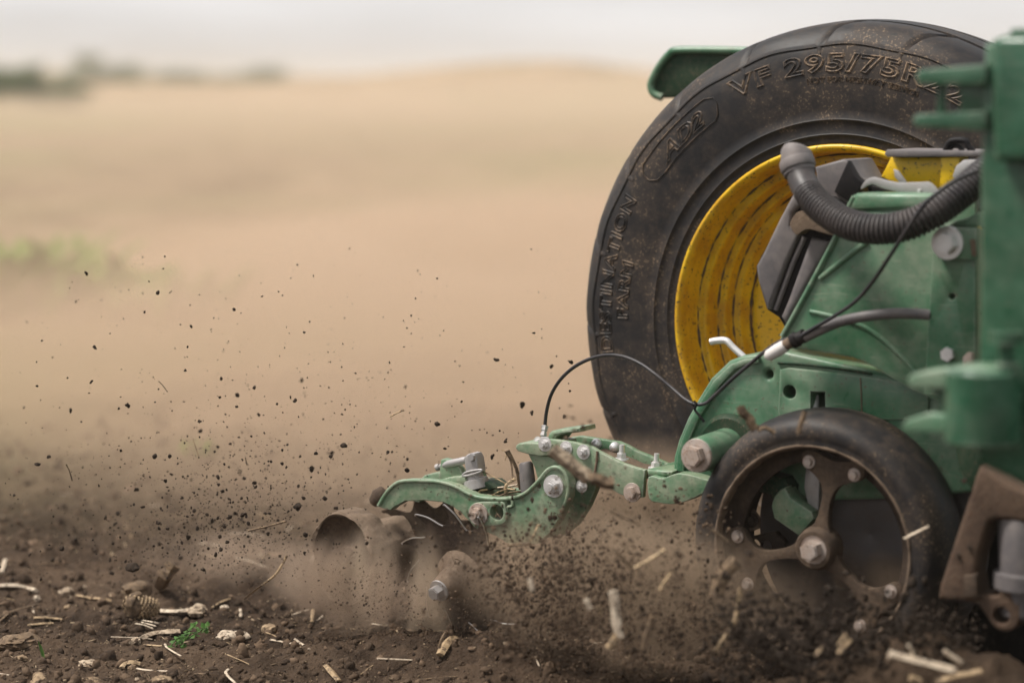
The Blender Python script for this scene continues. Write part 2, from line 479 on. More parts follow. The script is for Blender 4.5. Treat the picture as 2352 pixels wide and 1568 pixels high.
def dust_mat(name, density, color=(.86, .66, .47), aniso=.15, noisy=None, shape=None):
    """even dust, or dust thinned by noise and by the falloff of the object's own box coordinates"""
    s = NT(name)
    p = s.new('ShaderNodeVolumePrincipled')
    p.inputs['Color'].default_value = (*color, 1); p.inputs['Anisotropy'].default_value = aniso
    p.inputs['Density'].default_value = density
    if noisy:
        scale, lo, hi, stretch = noisy
        g = s.pos()
        mpn = s.new('ShaderNodeMapping'); s.l.new(g, mpn.inputs[0]); mpn.inputs['Scale'].default_value = stretch
        if len(noisy) > 3: mpn.inputs['Rotation'].default_value = (0, rad(32), 0)
        f = s.ramp(s.noise(mpn.outputs[0], scale, 3, .55, .6), lo, hi)
        if shape:
            gc = s.coords('Generated')
            sub = s.new('ShaderNodeVectorMath', operation='SUBTRACT'); s.l.new(gc, sub.inputs[0]); sub.inputs[1].default_value = shape
            ln = s.new('ShaderNodeVectorMath', operation='LENGTH'); s.l.new(sub.outputs[0], ln.inputs[0])
            f = s.math('MULTIPLY', f, s.ramp(ln.outputs['Value'], .41, .10))
        s.l.new(s.math('MULTIPLY', f, density), p.inputs['Density'])
    s.l.new(p.outputs[0], s.out.inputs['Volume'])
    return s.m


# ================================================================== THE SETTING
def uv_to_xy(u, v):                       # u across the view, v away from the camera, on the ground
    f = np.array([-math.sin(PSI), math.cos(PSI)]); r = np.array([math.cos(PSI), math.sin(PSI)])
    return u * r[0] + v * f[0], u * r[1] + v * f[1]
def xy_to_uv(x, y):
    return x * math.cos(PSI) + y * math.sin(PSI), -x * math.sin(PSI) + y * math.cos(PSI)
def soil_height(x, y):
    """rough seedbed; the opener throws up a bank of soil along the near side of the row"""
    x = np.asarray(x, float); y = np.asarray(y, float)
    u, v = xy_to_uv(x, y)
    near = np.clip((14 - v) / 6, 0, 1)
    h = (fbm(x * 3.1, y * 3.1, 3) - .5) * .050 + (fbm(x * 14, y * 14, 4, .62) - .5) * .040 + (fbm(x * 55 + 9, y * 55, 3, .6) - .5) * .018
    h = h * (0.35 + .65 * near)
    # bank running along the machine, nearer than the gauge wheel, growing towards the rear
    along = np.clip((x + 1.75) / .75, 0, 1); along = along * along * (3 - 2 * along)
    bank = np.exp(-((y - 2.965) / .135) ** 2) * along * (.085 + .10 * fbm(x * 6, y * 6, 4, .6))
    rear = np.exp(-(((x + 1.16) / .22) ** 2 + ((y - 2.98) / .13) ** 2)) * .060
    ridge = np.exp(-((y - 3.36) / .20) ** 2) * np.clip((x + 2.4) / .5, 0, 1) * .035     # row being opened
    small = np.exp(-(((x + 1.95) / .3) ** 2 + ((y - 3.14) / .10) ** 2)) * .050
    h = h + bank + rear + ridge + small
    # the tyre and wheels have packed the soil a little
    return h - .012
def graded(lo, hi, step, far, g=1.13):
    a = list(np.arange(lo, hi, step)); d = step; p = a[-1]
    while p < far: d *= g; p += d; a.append(p)
    d = step; p = lo; b = []
    while p > -far: d *= g; p -= d; b.append(p)
    return np.array(b[::-1] + a)
us = graded(-1.05, 1.15, .0075, 420)
vs = graded(2.95, 5.2, .0085, 420)
Ug, Vg = np.meshgrid(us, vs)
Xg, Yg = uv_to_xy(Ug.ravel(), Vg.ravel())
Hg = soil_height(Xg, Yg)
nu, nv = len(us), len(vs)
I = np.arange(nu * nv).reshape(nv, nu)
Fg = np.stack([I[:-1, :-1], I[:-1, 1:], I[1:, 1:], I[1:, :-1]], -1).reshape(-1, 4)
ground = link('ground', fast_mesh(np.stack([Xg, Yg, Hg], 1), Fg), M['soil'], None, 179)
tag(ground, 'dark crumbly soil of the field running back to pale stubble', None, None, 'structure')

# far rises of the field that close the view
def hill(name, v0, depth, prof, label):
    """prof: (u, crest height) pairs"""
    uu = np.linspace(prof[0][0], prof[-1][0], 140)
    cr_ = np.interp(uu, [p[0] for p in prof], [p[1] for p in prof])
    k = np.ones(9) / 9; cr_ = np.convolve(np.pad(cr_, 4, mode='edge'), k, 'valid')
    cr_ = cr_ + (fbm(uu * .08, uu * 0 + v0, 3) - .5) * .5
    ww = np.linspace(0, 1, 14)
    V = []
    for w in ww:
        s_ = math.sin(math.pi * w)
        x, y = uv_to_xy(uu, np.full_like(uu, v0 + depth * w))
        V.append(np.stack([x, y, cr_ * s_ - .15], 1))
    V = np.concatenate(V); n = len(uu)
    J = np.arange(n * len(ww)).reshape(len(ww), n)
    F = np.stack([J[:-1, :-1], J[:-1, 1:], J[1:, 1:], J[1:, :-1]], -1).reshape(-1, 4)
    o = link(name, fast_mesh(V, F), M['hill'], None, 179)
    return tag(o, label, None, None, 'structure')
hill('hill', 105, 90, [(-70, 1.0), (-30, 1.35), (-15, 1.2), (-10, 1.3), (-5, 2.1), (1, 2.75), (5, 2.4), (9, 1.75), (20, 1.2), (60, 1.0)], 'low tan rise of the field along the horizon')
hill('hill', 215, 120, [(-120, 2.5), (-50, 2.6), (-20, 2.0), (10, 1.2), (90, 1.0)], 'farther grassy rise behind the tan field at left')

# leafy crowns
def leaf_cloud(n, rx, ry, rz, size, seed, flat=.0):
    r = np.random.default_rng(seed)
    lob = r.normal(size=(9, 3)) * .45; lob /= np.maximum(1, np.linalg.norm(lob, axis=1))[:, None]
    c = lob[r.integers(0, 9, n)] + r.normal(size=(n, 3)) * .27
    c *= np.array([rx, ry, rz])
    a = r.normal(size=(n, 3)); a /= np.linalg.norm(a, axis=1)[:, None]
    b = np.cross(a, r.normal(size=(n, 3))); b /= np.linalg.norm(b, axis=1)[:, None]
    s_ = size * r.uniform(.6, 1.3, n)[:, None]
    V = np.stack([c - a * s_, c + b * s_ * .5, c + a * s_, c - b * s_ * .5], 1).reshape(-1, 3)
    return V, np.arange(n * 4).reshape(-1, 4)
def tree(px, v, h, w, seed, label):
    u = (px - 1176) / FPX * v
    x, y = uv_to_xy(np.array([u]), np.array([v])); x, y = float(x[0]), float(y[0])
    t = empty('tree', (x, y, 0))
    V, F = leaf_cloud(1800, w / 2, w / 2, h * .46, .055 * h + .03, seed)
    V = V + np.array([x, y, h * .54])
    link('crown', fast_mesh(V, F), M['leaf_far'], t)
    p = [(x, y, -.1), (x + .05, y, h * .25), (x - .05, y + .05, h * .55), (x, y, h * .8)]
    link('trunk', tube_mesh(spline(p, 4), [h * .035 * (1 - .07 * i) for i in range(13)], 7), M['bark'], t, 60)
    tag(t, label, 'tree', 'trees along the far field edge')
tree(0, 80, 1.50, 2.2, 1, 'broad dark green bush at the far left edge of the field')
tree(78, 84, 1.35, 1.7, 2, 'dark bush just right of the broad far left bush')
tree(165, 88, 1.15, 1.9, 7, 'low dark bush right of the two far left bushes')
tree(205, 190, 2.9, 4.2, 3, 'tree rising highest on the far left skyline')
tree(300, 196, 2.3, 4.4, 4, 'wide low tree right of the highest skyline tree')
tree(425, 200, 2.4, 4.6, 5, 'hazy tree at the middle of the far left rise')
tree(585, 205, 2.2, 5.0, 6, 'palest hazy tree at the right end of the far tree row')

# weeds out in the field, far out of focus
def weed(px, h, w, n, seed, label):
    g = on_ground(px)
    t = empty('weed_clump', g)
    r = np.random.default_rng(seed)
    for i in range(n):
        a = r.uniform(0, 6.28); l = h * r.uniform(.6, 1.2); o_ = r.normal(size=2) * w * .28
        p = [Vector((g.x + o_[0] + math.cos(a) * l * q * q * .6, g.y + o_[1] + math.sin(a) * l * q * q * .6, l * (q - .25 * q * q))) for q in (0, .25, .5, .75, 1)]
        sd = Vector((-math.sin(a), math.cos(a), 0)) * w * .055
        V = []; wd = (.3, .8, 1, .7, .05)
        for q, k in zip(p, wd): V += [q - sd * k, q + sd * k + Vector((0, 0, .006))]
        link('leaf', mesh_from(V, [(2 * j, 2 * j + 1, 2 * j + 3, 2 * j + 2) for j in range(4)]), M['leaf_weed'], t, 80)
    tag(t, label, 'weed', 'weeds out in the field')
weed((20, 715), .33, .62, 170, 1, 'large blurred green weed clump at the left edge of the field')
weed((310, 718), .22, .60, 110, 2, 'faint smaller green weed clump right of the large one')
weed((455, 1050), .05, .10, 9, 3, 'low pale weed tuft in the dust, nearest of the blurred weeds')

# ================================================================== THE PLANTER
TC = Vector((-1.609, 3.817, .503))
planter = empty('seed_planter', (-1.45, 3.36, 0))
tag(planter, 'green and yellow seed planter working the dry soil, wheel and row unit in view', 'planter')

# ---- carrying wheel
wheel = empty('carrying_wheel', (TC.x, TC.y, 0)); wheel.parent = planter
wheel.matrix_parent_inverse = WORLD[planter.name].inverted()
R0 = .507
near = [(-.128, .288), (-.1335, .297), (-.1345, .306), (-.1352, .3135), (-.1372, .3150), (-.1376, .3165), (-.1360, .3185), (-.1378, .331), (-.1390, .3385), (-.1408, .3396), (-.1410, .3410), (-.1396, .3425),
        (-.1408, .358), (-.1420, .378), (-.1424, .400), (-.1418, .420), (-.1400, .438), (-.1370, .4525), (-.1338, .4605), (-.1355, .4625), (-.1345, .4650), (-.1310, .4660),
        (-.1275, .4700), (-.1220, .4785), (-.1130, .4875), (-.1020, .4945), (-.0900, .4985), (-.0700, .5015), (-.0640, .5022), (-.0630, .4880), (-.0500, .4885), (-.0490, .5036), (-.0200, .5060), (-.0050, .5065), (-.0045, .4965)]
prof = near + [(-a, r) for a, r in near[::-1]]
SEG = 900
V, F = lathe_data(prof, SEG, (0, 0, 0))
skew = lambda a_: np.sign(a_) * np.clip(np.abs(a_) - .055, 0, .08) * 1.5
pa = np.array(prof); m = len(prof)
th0 = np.repeat(np.linspace(0, 2 * np.pi, SEG, endpoint=False), m)
ax = np.tile(pa[:, 0], SEG); rr = np.tile(pa[:, 1], SEG)
# shoulder notches between the tread blocks, slanting back over the shoulder
th = th0 + skew(ax)
V = np.stack([-rr * np.sin(th) * (1 if V[m * 225 + 5, 0] < 0 else -1), ax, rr * np.cos(th)], 1)
ang = (th0 - .03) % (2 * np.pi / 20)
dn = np.minimum(ang, 2 * np.pi / 20 - ang)
cut = np.clip(1.35 - dn / .0105, 0, 1) * .018 * ((rr > .4655) & (np.abs(ax) > .06))
sag = 0
ux, uz = V[:, 0] / rr, V[:, 2] / rr
V[:, 0] -= ux * cut; V[:, 2] -= uz * cut; V[:, 1] -= np.sign(ax) * -cut * .5
# bulging block edge: shoulder flutes just below the blocks
fl = .0018 * np.cos(20 * (th - .03)) * ((rr > .455) & (rr < .49))
V[:, 0] += ux * fl; V[:, 2] += uz * fl
V = V + np.array(TC[:])
tyre = link('tyre', fast_mesh(V, F), M['tyre'], wheel, 50)

def text_data(txt, outline=None, shear=0., space=1.0):
    """outline tubes of a word, with the letter each face belongs to"""
    cu = bpy.data.curves.new('t', 'FONT'); cu.body = txt; cu.size = 1; cu.shear = shear; cu.space_character = space
    cu.resolution_u = 3; cu.fill_mode = 'NONE'; cu.bevel_depth = outline; cu.bevel_resolution = 0; cu.offset = .022
    for i in range(len(txt)):
        cu.materials.append(M['tyre_letter']); cu.body_format[i].material_index = i
    ob = bpy.data.objects.new('t', cu); col.objects.link(ob)
    dg = bpy.context.evaluated_depsgraph_get(); dg.update()
    me = ob.evaluated_get(dg).to_mesh()
    V = np.array([v.co[:] for v in me.vertices]); F = [(tuple(p.vertices), p.material_index) for p in me.polygons]
    ob.evaluated_get(dg).to_mesh_clear()
    bpy.data.objects.remove(ob); bpy.data.curves.remove(cu)
    return V, F
def sidewall_y(r):
    q = np.array(near[1:22]); o_ = np.argsort(q[:, 1])
    return np.interp(r, q[o_, 1], q[o_, 0])
def tyre_text(txt, a0, a1, r0, r1, outline=.035, shear=0., raise_=.0012, space=1.0):
    """emboss text along the sidewall from angle a0 to a1 (degrees from the top, clockwise), r0 base, r1 cap line"""
    V, F = text_data(txt, outline, shear, space)
    x0, x1 = V[:, 0].min(), V[:, 0].max(); cap = .73
    a = np.radians(a0 + (V[:, 0] - x0) / (x1 - x0) * (a1 - a0))
    r = r0 + V[:, 1] / cap * (r1 - r0)
    y = sidewall_y(r) - raise_ * (V[:, 2] / outline * .6 + .25)
    W = np.stack([TC.x + r * np.sin(a), TC.y + y, TC.z + r * np.cos(a)], 1)
    for k, ch in enumerate(txt):
        fs = [f for f, mi in F if mi == k]
        if not fs: continue
        used = sorted({i for f in fs for i in f}); ix = {u: j for j, u in enumerate(used)}
        link('letter', mesh_from(W[used], [tuple(ix[i] for i in f) for f in fs]), M['tyre_letter'], wheel)
tyre_text('VF 295/75R22.5', -27.5, 37.5, .420, .4490, .036, raise_=.0026, space=1.12)
tyre_text('NOT FOR HIGHWAY SERVICE', -8, 20, .402, .4105, .03, raise_=.0014, space=1.1)
tyre_text('DESTINATION', -99, -62, .425, .449, .032, raise_=.0022, space=1.1)
tyre_text('FARM', -91, -76.5, .391, .412, .032, raise_=.0022, space=1.1)
tyre_text('AD2', -50.5, -35.5, .412, .437, .040, .35, raise_=.0020)
def sw(a, r, e=.0012):
    a = rad(a); return Vector((TC.x + r * math.sin(a), TC.y + float(sidewall_y(r)) - e, TC.z + r * math.cos(a)))
slot = [sw(-54.5 + i * 1.0, .4475) for i in range(22)] + [sw(-31.4, .440), sw(-31.2, .428), sw(-32.2, .412)] + [sw(-33.5 - i * 1.0, .404) for i in range(20)] + [sw(-54.8, .408), sw(-56.2, .421), sw(-56.0, .437), sw(-54.5, .4475)]
link('badge_outline', tube_mesh(slot, .0009, 6), M['tyre_letter'], wheel, 60)

rimp = [(-.126, .287), (-.131, .2955), (-.1355, .3005), (-.1395, .3000), (-.1418, .2965), (-.1408, .2925), (-.1360, .2890), (-.128, .2870), (-.112, .2862), (-.096, .2852), (-.0870, .2840), (-.0845, .2820), (-.0842, .2760), (-.0852, .2705), (-.0835, .2682),
        (-.078, .2672), (-.066, .2668), (-.054, .2664), (-.0465, .2655), (-.0445, .2635), (-.0442, .2580), (-.0452, .2530), (-.0435, .2508), (-.038, .2500), (-.030, .2496), (-.0205, .2490), (-.0180, .2470), (-.0178, .2410), (-.0186, .2365), (-.0165, .2340), (-.011, .2325), (-.004, .2275), (.000, .2230), (.003, .2195)]
lathe('rim', rimp, TC, M['yellow'], wheel, 128, smooth=55)
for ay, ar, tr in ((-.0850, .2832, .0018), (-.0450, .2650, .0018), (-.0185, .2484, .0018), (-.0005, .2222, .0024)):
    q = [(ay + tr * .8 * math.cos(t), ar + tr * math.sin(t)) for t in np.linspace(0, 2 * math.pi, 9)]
    roughen(lathe('dirt_shade_ring', q, TC, M['mud'], wheel, 300, smooth=80), .0022, 60)  # mud in the rim creases, also painting in the crease shade
disc = [(.003, .2195), (.0005, .214), (.0015, .205), (.010, .180), (.022, .150), (.028, .120), (.028, .0001)]
lathe('wheel_disc', disc, TC, M['yellow_clean'], wheel, 96, smooth=60)
lathe('rim_back', [(.003, .2200), (.03, .236), (.10, .262), (.128, .287), (.134, .296)], TC, M['yellow'], wheel, 96, smooth=60)

# ---- scraper plate behind the top of the tyre
arm_px = zz(Z1, [(392, 462), (396, 425), (438, 345), (486, 285), (520, 266), (560, 262), (700, 263), (1000, 267), (1000, 520), (760, 530), (520, 512), (450, 516), (412, 496)])
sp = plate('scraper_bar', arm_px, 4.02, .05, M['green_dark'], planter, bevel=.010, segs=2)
edge = [at(p, 4.02 - .004) for p in spline(zz(Z1, [(452, 512), (410, 494), (394, 462), (398, 425), (440, 345), (488, 287), (530, 266), (700, 264), (900, 268)]), 6)]
link('lit_edge', tube_mesh(edge, .0075, 8), M['green'], sp, 60)  # lighter green paints in the skylight along the dark bar's edge

# ---- row unit: green housing
def rib(name, px, Y, r, mat, parent, n=6, seg=8):
    return link(name, tube_mesh([at(tuple(p), Y) for p in spline(px, n)], r, seg), mat, parent, 60)
YH = 3.31
slot_px = zz(Z3, [(940, 660), (942, 560), (1010, 560), (1012, 660)])
housing = plate('row_unit_housing', [(1545, 1088), (1546, 1050), (1557, 1010), (1578, 960), (1602, 917), (1632, 868), (1674, 828), (1706, 816), (1750, 811), (1800, 806), (1900, 828), (2000, 850), (2120, 878), (2245, 900), (2245, 1130), (2100, 1145), (1900, 1150), (1700, 1125), (1600, 1098)],
                YH, .10, M['green'], planter, holes=[circle_px((1765, 860), .0062, YH), circle_px((1813, 900), .0090, YH), w2(slot_px, YH)], bevel=.007, segs=3)
plate('edge_flange', [(1552, 1082), (1553, 1048), (1564, 1010), (1584, 962), (1608, 921), (1638, 874), (1678, 836), (1708, 825), (1742, 822), (1742, 834), (1712, 838), (1688, 848), (1652, 886), (1624, 930), (1600, 970), (1581, 1016), (1571, 1050), (1570, 1084)], YH - .008, .012, M['green'], housing, bevel=.003)
plate('raised_panel', zz(Z3, [(735, 700), (745, 420), (800, 408), (1290, 462), (1480, 500), (1640, 560), (1640, 720), (1200, 720)]), YH - .006, .010, M['green'], housing,
      holes=[circle_px((1813, 900), .0105, YH - .006), w2(zz(Z3, [(930, 690), (932, 552), (1018, 552), (1020, 690)]), YH - .006)], bevel=.002)
rib('seam', zz(Z3, [(735, 378), (900, 388), (1100, 414), (1300, 446)]), YH - .002, .0022, M['green_dark'], housing)
rib('seam', zz(Z3, [(1232, 470), (1238, 580), (1240, 690)]), YH - .0065, .0012, M['mud_pale'], housing)
link('latch_pin', tube_mesh([at(Z3(968, 575), 3.33), at(Z3(965, 612), 3.325), at(Z3(955, 660), 3.32)], [.0035, .0045, .007], 10), M['zinc'], housing, 60)
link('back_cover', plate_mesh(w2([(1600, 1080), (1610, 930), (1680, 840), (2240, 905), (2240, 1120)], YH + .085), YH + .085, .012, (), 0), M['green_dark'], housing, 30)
bc = at((1600, 1046), 3.20)
boss = lathe('pivot_boss', [(.115, .030), (.09, .029), (.04, .0275), (.008, .0265), (.003, .0255), (.0, .022), (0, .0001)], bc, M['green'], planter, 40, (0, 1, 0))
link('bolt', bolt_mesh(bc + Vector((0, .001, 0)), .0165, (0, -1, 0), True, .6), M['rusty'], boss, 30)
lathe('washer', [(.006, .0235), (-.003, .0230), (-.0035, .0165)], bc, M['rusty'], boss, 32)
lathe('boss_collar', [(.112, .052), (.105, .050), (.100, .044), (.100, .028)], bc, M['green_dark'], boss, 40)
lug = plate('hinge_lug', [tuple(p) for p in spline(zz(Z6, [(1195, 1165), (1300, 1178), (1378, 1150), (1430, 1140), (1520, 1150), (1640, 1185), (1700, 1200), (1660, 1270), (1520, 1345), (1400, 1378), (1280, 1368), (1200, 1335)]), 3, True)], 3.275, .03, M['green_dusty'], planter, bevel=.005, segs=3)

# ---- upper shield
YS = 3.265
shield_px = [(1790, 778), (1830, 708), (1880, 615), (1917, 543), (1938, 495), (1950, 462), (1960, 447), (2060, 447), (2160, 449), (2240, 452), (2240, 960), (2160, 925), (2093, 895), (2040, 864), (1998, 838), (1956, 821), (1900, 811), (1842, 803), (1800, 800)]
shield = plate('upper_shield', shield_px, YS, .014, M['green'], planter, bevel=.004, segs=2)
rib('edge_rib', [(1797, 772), (1834, 706), (1884, 613), (1921, 541), (1942, 492), (1962, 452)], YS - .001, .0042, M['green'], shield)
rib('diagonal_rib', zz(Z2, [(915, 1035), (1000, 970), (1110, 880), (1230, 795)]), YS + .0008, .0050, M['green'], shield)
rib('arc_rib', zz(Z3, [(930, 70), (1050, 95), (1230, 150), (1340, 215), (1440, 300), (1510, 370), (1570, 445)]), YS + .0008, .0040, M['green'], shield)
plate('top_cap', [(1947, 484), (1955, 462), (1964, 444), (2080, 444), (2172, 447), (2172, 487), (2060, 484)], YS - .006, .075, M['green'], shield, bevel=.008, segs=3)
plate('fold', [(1949, 500), (1954, 486), (2170, 490), (2170, 506)], YS - .004, .01, M['green'], shield, bevel=.003)

# ---- upright bar with bolts
YB = 3.225
bar = plate('upright_bar', [(2121, 905), (2130, 760), (2140, 600), (2148, 524), (2240, 528), (2240, 915)], YB, .035, M['green'], planter, holes=[circle_px((2186, 681), .0045, YB)], bevel=.003)
plate('bolt_block', [(2154, 521), (2244, 524), (2244, 597), (2152, 594)], YB - .016, .018, M['green'], bar, bevel=.003)
bolt('bolt', at((2177, 558), YB - .016), .0155, M['zinc'], bar, rot=.3)
bolt('bolt', at((2179, 813), YB), .0105, M['zinc'], bar, washer=False)
plate('rusty_clip', zz(Z3, [(1845, 410), (1848, 345), (1875, 315), (1905, 320), (1905, 415)]), YB - .01, .012, M['rusty'], bar, bevel=.002)
link('clamp_block', plate_mesh(w2(zz(Z2, [(1690, 705), (1720, 680), (1870, 640), (1945, 600), (1950, 700)]), YB - .004), YB - .004, .04, (), .004), M['green'], bar, 35)
link('pale_tag', plate_mesh(w2(zz(Z2, [(1892, 780), (1925, 780), (1935, 890), (1905, 890)]), YB - .0185), YB - .0185, .003, (), .0005), M['mud_pale'], bar, 35)

# ---- grey plastic boot behind the shield
YK = 3.315
boot = plate('seed_boot', zz(Z2, [(745, 465), (650, 640), (545, 860), (492, 955), (505, 1050), (562, 1240), (640, 1290), (690, 1375), (800, 1240), (1010, 780), (1110, 560), (1010, 500)]), YK, .10, M['plastic_dark'], planter, bevel=.006, segs=3)  # black base paints in the shade of recesses between the grey panels
plate('side_panel', zz(Z2, [(742, 472), (650, 640), (545, 860), (494, 955), (507, 1050), (562, 1236), (592, 1236), (640, 1080), (700, 920), (775, 745), (715, 690), (730, 610), (770, 560)]), YK - .012, .02, M['plastic'], boot, bevel=.006, segs=3)
plate('raised_rib', zz(Z2, [(850, 770), (985, 790), (880, 990), (730, 1270), (690, 1340), (655, 1285), (700, 1180), (780, 960)]), YK - .010, .02, M['plastic'], boot, bevel=.007, segs=3)
rib('moulding', zz(Z2, [(815, 765), (745, 920), (680, 1090), (625, 1240)]), YK - .003, .0042, M['plastic'], boot)
plate('upper_block', zz(Z2, [(880, 308), (1060, 257), (1088, 262), (1150, 370), (1205, 408), (1150, 480), (1110, 560), (1000, 535), (900, 450)]), YK + .005, .10, M['plastic'], boot, bevel=.010, segs=3)
plate('corner_face', zz(Z2, [(1090, 268), (1150, 372), (1200, 412), (1115, 545), (1040, 500), (1000, 470)]), YK - .004, .02, M['plastic_dark'], boot, bevel=.004)
plate('hose_clamp', [tuple(p) for p in spline(zz(Z2, [(718, 690), (735, 640), (770, 600), (830, 600), (850, 640), (980, 700), (1015, 755), (960, 745), (850, 715), (800, 725), (760, 752)]), 3, True)], 3.285, .03, M['mud_pale'], boot, bevel=.006, segs=3)

# ---- corrugated air hose with its rubber elbow
hp = zz(Z2, [(782, 290), (800, 395), (868, 515), (985, 618), (1130, 690), (1300, 712), (1480, 688), (1650, 610), (1810, 498), (1960, 372), (2080, 270)])
hy = [3.235, 3.225, 3.205, 3.185, 3.17, 3.165, 3.17, 3.185, 3.21, 3.245, 3.28]
hpath = spline([tuple(at(p, y)) for p, y in zip(hp, hy)], 72)
nh = len(hpath); Lh = np.cumsum([0] + [float(np.linalg.norm(hpath[i + 1] - hpath[i])) for i in range(nh - 1)])
hr = []
for s_ in Lh:
    k = min(1, max(0, (s_ - .045) / .02))
    w_ = abs(math.sin(s_ * math.pi / .0066)) ** .5
    hr.append(.0208 + k * (.0046 * (w_ - .62)))
hose = link('air_hose', tube_mesh(hpath, hr, 26), M['hose'], planter, 60)
ep = spline([tuple(at(p, y)) for p, y in zip(zz(Z2, [(772, 172), (768, 182), (764, 200), (762, 230), (770, 290), (784, 350)]), [3.245, 3.244, 3.242, 3.240, 3.236, 3.232])], 3)
link('elbow', tube_mesh(ep, [.006, .011, .0145, .0175, .0195, .0210, .0220, .0228, .0233, .0236] + [.0238] * (len(ep) - 10), 24), M['plastic'], hose, 60)
cpt = [at(Z2(760, 262), 3.236), at(Z2(776, 325), 3.232)]
link('cuff', tube_mesh(spline([tuple(cpt[0]), tuple(cpt[1])], 4), [.0252, .0262, .0262, .0262, .0250], 28), M['plastic'], hose, 60)

# ---- yellow meter bracket, lid and latches on top
yb = plate('meter_bracket', zz(Z2, [(1372, 240), (1305, 372), (1400, 420), (1500, 440), (1640, 450), (1720, 470), (1760, 430), (1800, 240)]), 3.40, .06, M['yellow_clean'], planter, bevel=.006, segs=2)
plate('folded_wing', zz(Z2, [(1700, 240), (1830, 238), (1805, 380), (1720, 462), (1690, 440)]), 3.385, .016, M['yellow_clean'], yb, bevel=.004)
lid = plate('lid', zz(Z2, [(1334, 228), (1338, 205), (1352, 194), (1960, 204), (2000, 206), (2000, 240), (1352, 244)]), 3.375, .12, M['plastic'], planter, bevel=.004, segs=2)
rib('handle', zz(Z2, [(1732, 206), (1752, 160), (1778, 138), (1830, 133), (1868, 142), (1885, 175), (1915, 206)]), 3.40, .0048, M['plastic_dark'], lid)
rib('handle_brace', zz(Z2, [(1752, 200), (1800, 165), (1850, 200)]), 3.402, .0035, M['plastic_dark'], lid)
lt = plate('latch_plate', [tuple(p) for p in spline(zz(Z2, [(1180, 455), (1205, 402), (1258, 374), (1310, 384), (1420, 408), (1560, 406), (1640, 412), (1700, 492), (1640, 498), (1500, 486), (1330, 448), (1250, 420)]), 3, True)], 3.30, .004, M['grey_steel'], planter, bevel=.001)
plate('latch_tongue', zz(Z2, [(1392, 322), (1422, 330), (1475, 405), (1445, 425), (1398, 372)]), 3.325, .006, M['grey_steel'], lt, bevel=.002)
bolt('screw', at(Z2(1565, 460), 3.30), .003, M['zinc'], lt, washer=False)
plate('side_bracket', zz(Z2, [(1800, 300), (1850, 262), (1960, 258), (1990, 330), (1900, 360), (1810, 400), (1775, 370)]), 3.345, .015, M['grey_steel'], lt, bevel=.003)
bolt('screw', at(Z2(1945, 298), 3.345), .0055, M['zinc'], lt)
plate('dark_gasket', zz(Z2, [(1225, 425), (1300, 445), (1480, 490), (1640, 500), (1690, 485), (1680, 560), (1240, 540)]), 3.335, .02, M['plastic_dark'], lt, bevel=0)

# ---- cables and tubes
cpx = zz(Z6, [(383, 775), (398, 645), (438, 510), (515, 392), (620, 300), (740, 240), (870, 212), (1000, 224), (1130, 278), (1250, 362), (1370, 462), (1480, 556), (1560, 596), (1640, 590)]) + \
      zz(Z3, [(345, 585), (450, 485), (560, 390), (680, 292), (770, 240)]) + zz(Z2, [(760, 1425), (880, 1355), (1000, 1285), (1150, 1180), (1270, 1040), (1370, 890), (1460, 750), (1560, 600), (1650, 500), (1790, 400), (1950, 330)])
cyv = [3.345, 3.345, 3.34, 3.335, 3.33, 3.32, 3.31, 3.30, 3.29, 3.28, 3.275, 3.265, 3.26, 3.26, 3.26, 3.25, 3.245, 3.24, 3.235, 3.22, 3.215, 3.21, 3.20, 3.18, 3.155, 3.14, 3.135, 3.135, 3.15, 3.17]
cyv = cyv[:len(cpx)]
cable = link('cable', tube_mesh(spline([tuple(at(p, y)) for p, y in zip(cpx, cyv)], 6), .0029, 10), M['cable'], planter, 60)
rib('cable_tie', zz(Z6, [(1552, 572), (1572, 598), (1560, 640), (1600, 690), (1632, 735)]), 3.252, .0021, M['plastic_dark'], cable)
lathe('tie_band', [(-.003, .0029), (-.003, .0042), (.003, .0042), (.003, .0029)], at(Z6(1556, 594), 3.262), M['plastic_dark'], cable, 14, (.8, 0, -.5))
fit = at(Z6(366, 868), 3.335); ft2 = at(Z6(384, 768), 3.345)
link('cable_fitting', tube_mesh([fit.lerp(ft2, t) for t in (0, .2, .22, .45, .47, .62, .64, .9, .92, 1)], [.0035, .0035, .0058, .0058, .0042, .0042, .0056, .0056, .0064, .0064], 6), M['grey_steel'], cable, 30)
tpath = spline([tuple(at(p, y)) for p, y in zip(zz(Z2, [(800, 1425), (900, 1378), (1020, 1325), (1150, 1292), (1300, 1270), (1450, 1262), (1640, 1272)]), [3.225, 3.225, 3.225, 3.222, 3.222, 3.225, 3.23])], 6)
tubeo = link('tube', tube_mesh(tpath, .0080, 14), M['plastic'], planter, 60)
link('white_coupler', tube_mesh([at(Z2(562, 1548), 3.225), at(Z2(580, 1538), 3.225), at(Z2(640, 1502), 3.225), at(Z2(690, 1472), 3.225)], [.0050, .0088, .0098, .0092], 16), M['white'], tubeo, 60)
link('coupler_neck', tube_mesh([at(Z2(690, 1472), 3.226), at(Z2(735, 1443), 3.226)], [.0080, .0088], 12), M['mud_pale'], tubeo, 60)
link('clamp_ring', tube_mesh([at(Z2(735, 1448), 3.2255), at(Z2(765, 1430), 3.2255), at(Z2(770, 1428), 3.2255), at(Z2(815, 1408), 3.2255)], [.0110, .0120, .0095, .0105], 14), M['plastic_dark'], tubeo, 60)
rib('lever', zz(Z3, [(330, 252), (372, 244), (425, 246), (468, 288), (540, 352)]), 3.405, .0058, M['zinc'], planter)

